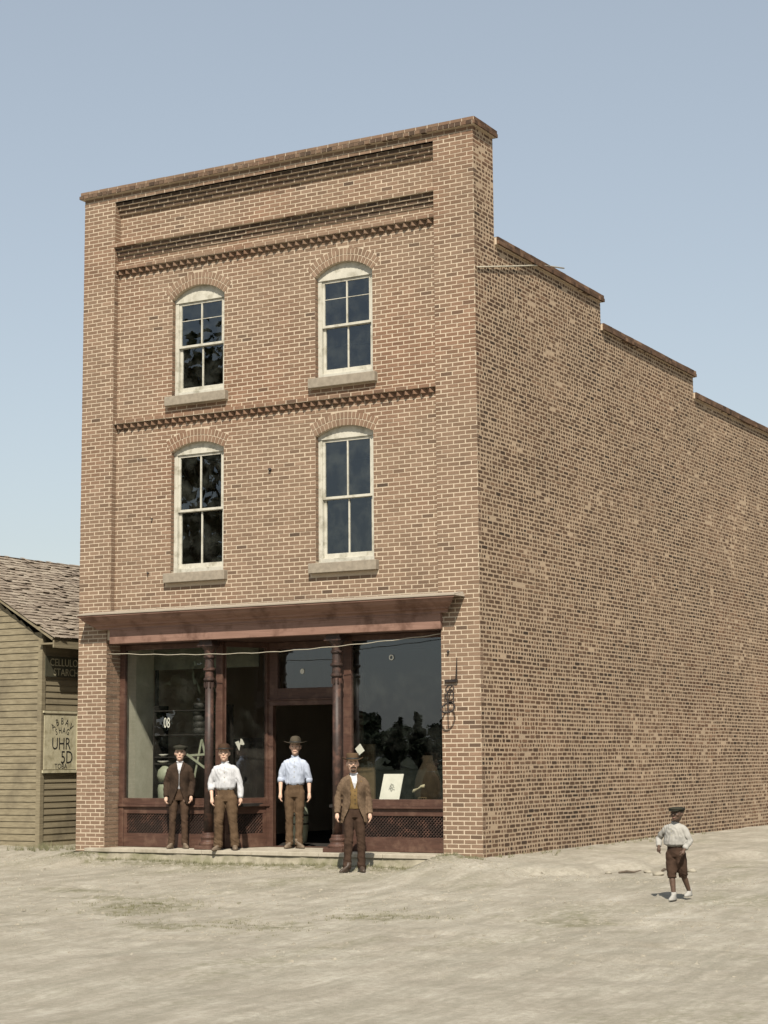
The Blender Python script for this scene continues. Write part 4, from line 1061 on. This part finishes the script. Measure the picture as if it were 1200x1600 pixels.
    def brim(r0x, r0y, r1x, r1y, curl, droop=0, th=.006, n=28):
        vv = []
        for (rx, ry, cz, dz) in ((r0x, r0y, 0, 0), ((r0x+r1x)/2, (r0y+r1y)/2, curl*.25, 0), (r1x, r1y, curl, droop)):
            for i in range(n):
                t = 2*math.pi*i/n; sx_ = abs(math.cos(t))**2
                vv.append((hx+rx*math.cos(t), hy+.008+ry*math.sin(t), z0+cz*sx_-dz*(1-sx_)))
        m_ = len(vv); vv += [(a, b_, c_-th) for a, b_, c_ in vv]; fs = []
        for r_ in range(2):
            for i in range(n):
                j = (i+1) % n; fs.append((r_*n+i, (r_+1)*n+i, (r_+1)*n+j, r_*n+j)); fs.append((m_+r_*n+i, m_+r_*n+j, m_+(r_+1)*n+j, m_+(r_+1)*n+i))
        for i in range(n): j = (i+1) % n; fs.append((2*n+i, m_+2*n+i, m_+2*n+j, 2*n+j))
        q.add(vv, fs)
    if ht == 'cap':
        q.rings([(hx, hy+.01, z0-.01, .086, .104), (hx, hy+.005, z0+.01, .100, .122), (hx, hy-.0, z0+.03, .112, .132), (hx, hy+.0, z0+.048, .100, .118), (hx, hy+.005, z0+.062, .06, .07)], 24)
        q.add([(hx-.075, hy-.075, z0+.004), (hx+.075, hy-.075, z0+.004), (hx+.055, hy-.14, z0-.008), (hx-.055, hy-.14, z0-.008), (hx-.075, hy-.075, z0+.016), (hx+.075, hy-.075, z0+.016), (hx+.055, hy-.14, z0+.0), (hx-.055, hy-.14, z0+.0)], [(0, 3, 2, 1), (4, 5, 6, 7), (3, 7, 6, 2), (0, 4, 7, 3), (1, 2, 6, 5)])
    else:
        cr = o.get('crown', .12)
        prof = {'bowler': [(0, 1), (.35, 1.0), (.65, .92), (.85, .74), (.96, .45), (1, .15)], 'wide': [(0, 1), (.4, .93), (.7, .83), (.88, .66), (.97, .4), (1, .15)], 'derby': [(0, 1), (.4, .97), (.8, .98), (.93, .93), (1, .75)]}[ht]
        q.rings([(hx, hy+.008, z0-.004+cr*a, .087*b_, .105*b_) for a, b_ in prof], 24)
        bx_, cu_, dr2 = {'bowler': (.138, .016, .004), 'wide': (.168, .026, .004), 'derby': (.142, .034, .008)}[ht]
        brim(.086, .104, bx_, bx_+.018, cu_, dr2)
    hto = q.obj('hat', hm, P, smooth=True)
    if ht != 'cap':
        q = MB(); q.rings([(hx, hy+.008, z0-.002, .0885, .1065), (hx, hy+.008, z0+.022, .0882, .106)], 24); q.obj('hat_band', M['black'], hto, smooth=True)
    # heads a little larger than the slim body scale
    HS, HZ = 1.24, 1.10
    for ob_ in [c for c in P.children_recursive if c.type == 'MESH' and c.name.split('.')[0] in ('body', 'hair', 'hat', 'hat_band')]:
        for v_ in ob_.data.vertices:
            if v_.co.z > 1.45:
                f_ = min(1, (v_.co.z-1.45)/.05); v_.co.x = hx+(v_.co.x-hx)*(1+f_*(HS-1)); v_.co.y = hy+(v_.co.y-hy)*(1+f_*(HS-1)); v_.co.z = 1.45+(v_.co.z-1.45)*(1+f_*(HZ-1))
    return P
person((1.95, .17, .038), R(32), 1.64, 'man in dark brown suit and flat cap standing in front of the left display window', dict(
    group='men posing in front of the shop', trousers='trouser2', shirt='shirt', top='coat', coat='suit', hat='cap', hatmat='capcloth', open=[(.70, .17), (.82, .11), (.95, .045), (1.05, .012), (1.09, .002), (1.22, .002), (1.26, .012), (1.42, .055), (1.46, .07)], buttons=(1.20, 1.10), shoe='shoe', curl=.9, wide=.98, tw=.92, lean=R(.8), armL=((-.245, .04, 1.10), (-.245, -.05, .865)), armR=((.245, .05, 1.11), (.235, -.08, .875))))
person((3.02, -.02, .038), R(27), 1.63, 'young man in white shirt, brown trousers and brown bowler beside the left column', dict(
    group='men posing in front of the shop', trousers='trouser', shirt='shirt', top='shirt', blouse=.022, sleeve=(.42, 1.0), hat='bowler', hatmat='felt_brown', crown=.098, lean=R(-1.2), shoe='shoe', curl=.5, tw=1.12, wide=1.05, head=(-.012, -.005),
    armL=((-.262, .03, 1.10), (-.235, -.06, .86)), armR=((.262, .0, 1.10), (.270, -.05, .86)),
    legs={-1: ((-.095, 0, .86), (-.125, -.04, .47), (-.15, .02, .08), -.45), 1: ((.095, 0, .86), (.125, -.015, .47), (.15, .02, .08), .12)}))
person((3.72, .86, .040), R(27), 1.73, 'man in pale blue shirt and wide grey hat standing in the doorway', dict(
    group='men posing in front of the shop', trousers='trouser', shirt='shirt_blue', top='shirt', blouse=.012, sleeve=(.22, .22), hat='wide', hatmat='felt_grey', crown=.105, lean=R(.6), head=(.006, -.004), armL=((-.250, .02, 1.10), (-.245, -.07, .86)), armR=((.252, .03, 1.09), (.262, -.03, .855)), shoe='shoe', curl=.6, tw=.98,
    legs={-1: ((-.09, 0, .86), (-.09, -.0, .47), (-.085, .02, .08), -.35), 1: ((.09, 0, .86), (.085, -.0, .47), (.08, .02, .08), .6)}))
person((5.80, -.80, gz(5.80, -.80)+.004), R(36), 1.69, 'moustached man in brown tweed coat, ochre waistcoat and derby standing on the ground', dict(
    group='men posing in front of the shop', trousers='trouser3', shirt='shirt', vest=True, top='coat', coat='tweed', hat='derby', hatmat='felt_tan', crown=.092, moustache=True, shoe='shoe_dark', curl=.35, flare=.025, openx=-.015, tw=.98, head=(-.02, -.012),
    open=[(.70, .19), (.80, .16), (.9, .105), (1.0, .062), (1.15, .055), (1.30, .058), (1.42, .062), (1.46, .07)],
    armL=((-.262, .03, 1.10), (-.285, -.05, .87)), armR=((.245, .03, 1.10), (.255, -.06, .86)),
    legs={-1: ((-.085, 0, .86), (-.095, -.05, .47), (-.125, -.02, .08), -.75), 1: ((.09, 0, .86), (.11, -.02, .47), (.125, .03, .08), .1)}))
person((11.55, -2.95, gz(11.55, -2.95)+.004), R(-10), 1.10, 'small boy in dark cap, pale shirt and dark knee trousers by the side wall', dict(
    skin='skin_dark', trousers='trouser3', shirt='boy_shirt', top='shirt', blouse=.05, sleeve=(.8, .8), hat='cap', hatmat='capcloth', shoe='boy_shirt', cuffz=.40, wide=1.22, tw=1.1, head=(.06, -.02),
    armL=((-.36, .05, 1.13), (-.26, -.12, .97)), armR=((.27, .03, 1.10), (.24, -.14, .93)),
    legs={-1: ((-.08, 0, .86), (-.05, -.07, .47), (.0, -.10, .08), .1), 1: ((.08, 0, .86), (.10, .05, .49), (.12, .22, .14), .1)}))

# ------------------------------------------------------------------ trees across the street (seen mirrored in the glass)
M['leaf'] = mat_noise('tree_leaves', (.03, .045, .02), (.07, .095, .04), 3, .8, 0)
M['bark'] = mat_noise('bark', (.07, .055, .04), (.14, .11, .08), 10, .95, .3)
def tree_mesh(h, rad, n, seed, conif=False, ls=.3):
    rnd = random.Random(seed); t = MB(); pts = [(0, 0, 0), (rad*.03, 0, h*.3), (0, rad*.04, h*.6), (0, 0, h*.95)]
    t.tube(pts, [h*.028, h*.02, h*.012, h*.003], 8)
    cl = []
    for i in range(26 if not conif else 34):
        if conif: z = h*(.15+.85*i/34); r = rad*(1-i/34)*rnd.uniform(.55, 1); a = i*2.4; cl.append((math.cos(a)*r*.6, math.sin(a)*r*.6, z, max(.25, rad*.3*(1.1-i/34))))
        else: a = rnd.uniform(0, 6.28); u = rnd.uniform(-.7, 1); r = rad*.72*math.sqrt(1-u*u)*rnd.uniform(.5, 1); cl.append((math.cos(a)*r, math.sin(a)*r, h*.62+u*h*.33, rad*rnd.uniform(.24, .42)))
    for c_ in cl: t.tube([(0, 0, min(c_[2]*.75, h*.8)), (c_[0]*.8, c_[1]*.8, c_[2])], [h*.008, h*.003], 5)
    lf = MB()
    for i in range(n):
        c_ = rnd.choice(cl); d_ = Vector((rnd.gauss(0, 1), rnd.gauss(0, 1), rnd.gauss(0, 1))).normalized()*c_[3]*rnd.uniform(.5, 1)
        p_ = Vector(c_[:3])+d_; a_ = Vector((rnd.gauss(0, 1), rnd.gauss(0, 1), rnd.gauss(0, 1))).normalized(); b_ = a_.orthogonal().normalized(); s_ = ls*rnd.uniform(.5, 1.2)
        lf.add([p_-a_*s_, p_+b_*s_*.6, p_+a_*s_, p_-b_*s_*.6], [(0, 1, 2, 3)])
    return t, lf
def place_tree(name, label, protos, loc, sc, rz, group):
    T = empty(name, loc, rz, label, 'tree', group); T.scale = (sc, sc, sc) if loc[1] > -100 else (sc*1.6, sc*1.6, sc)
    for nm, me_ in protos:
        o_ = bpy.data.objects.new(nm, me_); C.objects.link(o_); o_.parent = T
    return T
t_, l_ = tree_mesh(17, 8.5, 9000, 3, False, .34); big = [('trunk', t_.mesh('trunk', [M['bark']])), ('crown', l_.mesh('crown', [M['leaf']]))]
place_tree('oak_tree', 'large leafy tree across the street behind the camera', big, (-33.5, -45, -.6), 1.2, 0, None)
t_, l_ = tree_mesh(10, 4.2, 2600, 5, False, .4); dec = [('trunk', t_.mesh('trunk', [M['bark']])), ('crown', l_.mesh('crown', [M['leaf']]))]
t_, l_ = tree_mesh(12, 2.8, 2200, 8, True, .4); con = [('trunk', t_.mesh('trunk', [M['bark']])), ('crown', l_.mesh('crown', [M['leaf']]))]
place_tree('oak_tree', 'second leafy tree across the street left of the large one', dec, (-38, -47, -.6), 1.35, 1, None)
place_tree('oak_tree', 'third leafy tree across the street standing in front of the large one', dec, (-29.5, -41, -.6), 1.15, 2, None)
t_, l_ = tree_mesh(4.2, 3.2, 2600, 15, False, .2); bsh = [('stem', t_.mesh('stem', [M['bark']])), ('foliage', l_.mesh('foliage', [M['leaf']]))]
for i in range(5): T_ = place_tree('bush', ['nearest', 'second', 'third', 'fourth', 'farthest'][i]+' dark bush in the row under the leafy trees across the street', bsh, (-25.5-i*3.6, -42-i*.8, -1.3), 1, i*1.3, 'bushes under the leafy trees'); T_['category'] = 'bush'
rnd = random.Random(12)
for i in range(56):
    tx = -235+i*2.9+rnd.uniform(-1.5, 1.5); ty = -255+rnd.uniform(-14, 14)
    cf_ = rnd.random() < .35
    place_tree('pine_tree' if cf_ else 'broadleaf_tree', 'pointed conifer in the distant tree line across the street' if cf_ else 'round broadleaf tree in the distant tree line across the street', con if cf_ else dec, (tx, ty, -.8), rnd.uniform(.6, 1.05), rnd.uniform(0, 6), 'conifers in the distant tree line' if cf_ else 'broadleaf trees in the distant tree line')

# ------------------------------------------------------------------ small stuff on the ground
M['grass'] = mat_noise('dry_grass', (.10, .10, .05), (.19, .175, .10), 5, .9, 0)
M['clod'] = mat_noise('dirt_clods', (.17, .152, .115), (.29, .262, .205), 9, 1, .4)
M['pebble'] = mat_noise('pebbles', (.18, .16, .12), (.32, .29, .23), 12, .95, .2)
q = MB(); rnd = random.Random(4)
def tuft(x, y, n=9, h_=.05, sp=.05):
    z_ = gz(x, y)
    for _ in range(n):
        a_ = rnd.uniform(0, 6.28); r_ = rnd.uniform(0, sp); bx_, by_ = x+math.cos(a_)*r_, y+math.sin(a_)*r_; l_ = h_*rnd.uniform(.4, 1.2); dx, dy = rnd.uniform(-.6, .6)*l_, rnd.uniform(-.6, .6)*l_; w__ = .004
        q.add([(bx_-w__, by_, z_-.01), (bx_+w__, by_, z_-.01), (bx_+dx, by_+dy, z_+l_)], [(0, 1, 2)])
for _ in range(330): tuft(rnd.uniform(0, 7.6), -.22-abs(rnd.gauss(0, .12)), 8, .05)
for _ in range(150): tuft(rnd.gauss(5.6, .45), rnd.gauss(-5.6, .4), 7, .03)
for _ in range(90): tuft(rnd.gauss(9.0, .35), rnd.gauss(-5.6, .25), 7, .025)
for _ in range(90): tuft(rnd.gauss(7.8, .6), rnd.gauss(-7.0, .3), 7, .025)
for _ in range(45): yy = rnd.uniform(-.3, 9); tuft(7.56+abs(rnd.gauss(0, .18)), yy, 8, .06)
for _ in range(60): tuft(rnd.uniform(-1.6, -.2), rnd.uniform(.0, .9), 9, .12)
tag(q.obj('grass_tufts', M['grass']), 'short dry grass growing along the foot of the walls', 'grass', kind='stuff')
q = MB()
for _ in range(4200):
    x, y = rnd.uniform(-3, 14), rnd.uniform(-9.5, 2) if rnd.random() < .7 else rnd.gauss(-.6, .4)
    if y > -.3 and x < 7.6: y = -.3-rnd.random()
    s_ = rnd.uniform(.004, .013)*(1 if rnd.random() < .95 else 2.2); z_ = gz(x, y)
    q.add([(x-s_, y-s_*.7, z_-s_*.2), (x+s_, y-s_, z_-s_*.2), (x+s_*.8, y+s_, z_-s_*.2), (x-s_, y+s_*.8, z_-s_*.2), (x+rnd.uniform(-.3, .3)*s_, y, z_+s_*rnd.uniform(.4, .9))], [(0, 1, 4), (1, 2, 4), (2, 3, 4), (3, 0, 4)])
for _ in range(1500):
    x, y = rnd.uniform(-3, 14.5), rnd.choice((rnd.uniform(-9.5, -.4), rnd.gauss(-4.3, 1.2), rnd.gauss(-.7, .25)))
    if y > -.35 and x < 9: continue
    s_ = rnd.uniform(.012, .034); z_ = gz(x, y); h_ = s_*rnd.uniform(.3, .6)
    ring_ = [(x+math.cos(k_)*s_*rnd.uniform(.7, 1.2), y+math.sin(k_)*s_*rnd.uniform(.7, 1.2)) for k_ in (0, 1.26, 2.5, 3.77, 5.03)]
    q.add([(a_, b_, z_-.004) for a_, b_ in ring_]+[(x+(a_-x)*.5, y+(b_-y)*.5, z_+h_) for a_, b_ in ring_], [(k_, (k_+1) % 5, 5+(k_+1) % 5, 5+k_) for k_ in range(5)]+[(5, 6, 7, 8, 9)], 1)
tag(q.obj('pebbles', [M['pebble'], M['clod']]), 'small stones and crumbs of dirt scattered over the street', 'pebbles', kind='stuff')
for i, (x, y, s_, rz_, lb) in enumerate([(9.55, .55, .16, .3, 'dark broken stick lying on the bank by the side wall'), (9.95, 1.0, .12, 1.2, 'short curled bark scrap lying near the boy')]):
    z_ = gz(x, y)
    q = MB(); q.tube([(-s_, 0, .015), (-s_*.3, .03, .03), (s_*.4, -.02, .025), (s_, .03, .05)], [.016, .02, .015, .006], 6)
    o_ = q.obj('stick', M['bark'], loc=(x, y, z_)); o_.rotation_euler.z = rz_; tag(o_, lb, 'stick')
for i, (x, y, s_) in enumerate([(9.75, .75, .07), (10.05, .35, .09), (9.3, .35, .06), (10.35, .9, .08)]):
    q = MB(); q.ball((0, 0, s_*.25), s_, s_*.7, s_*.45, 10, 6)
    q.v = [tuple(Vector(v_)*(1+noise.noise(Vector(v_)*14+Vector((i, 0, 0)))*.35)) for v_ in q.v]
    tag(q.obj('stone', M['pebble'], loc=(x, y, gz(x, y))), ['pale stone beside the broken stick', 'largest pale stone on the bank edge near the boy', 'small pale stone nearest the brick corner', 'pale stone farthest along the bank'][i], 'stone', 'loose stones on the bank')
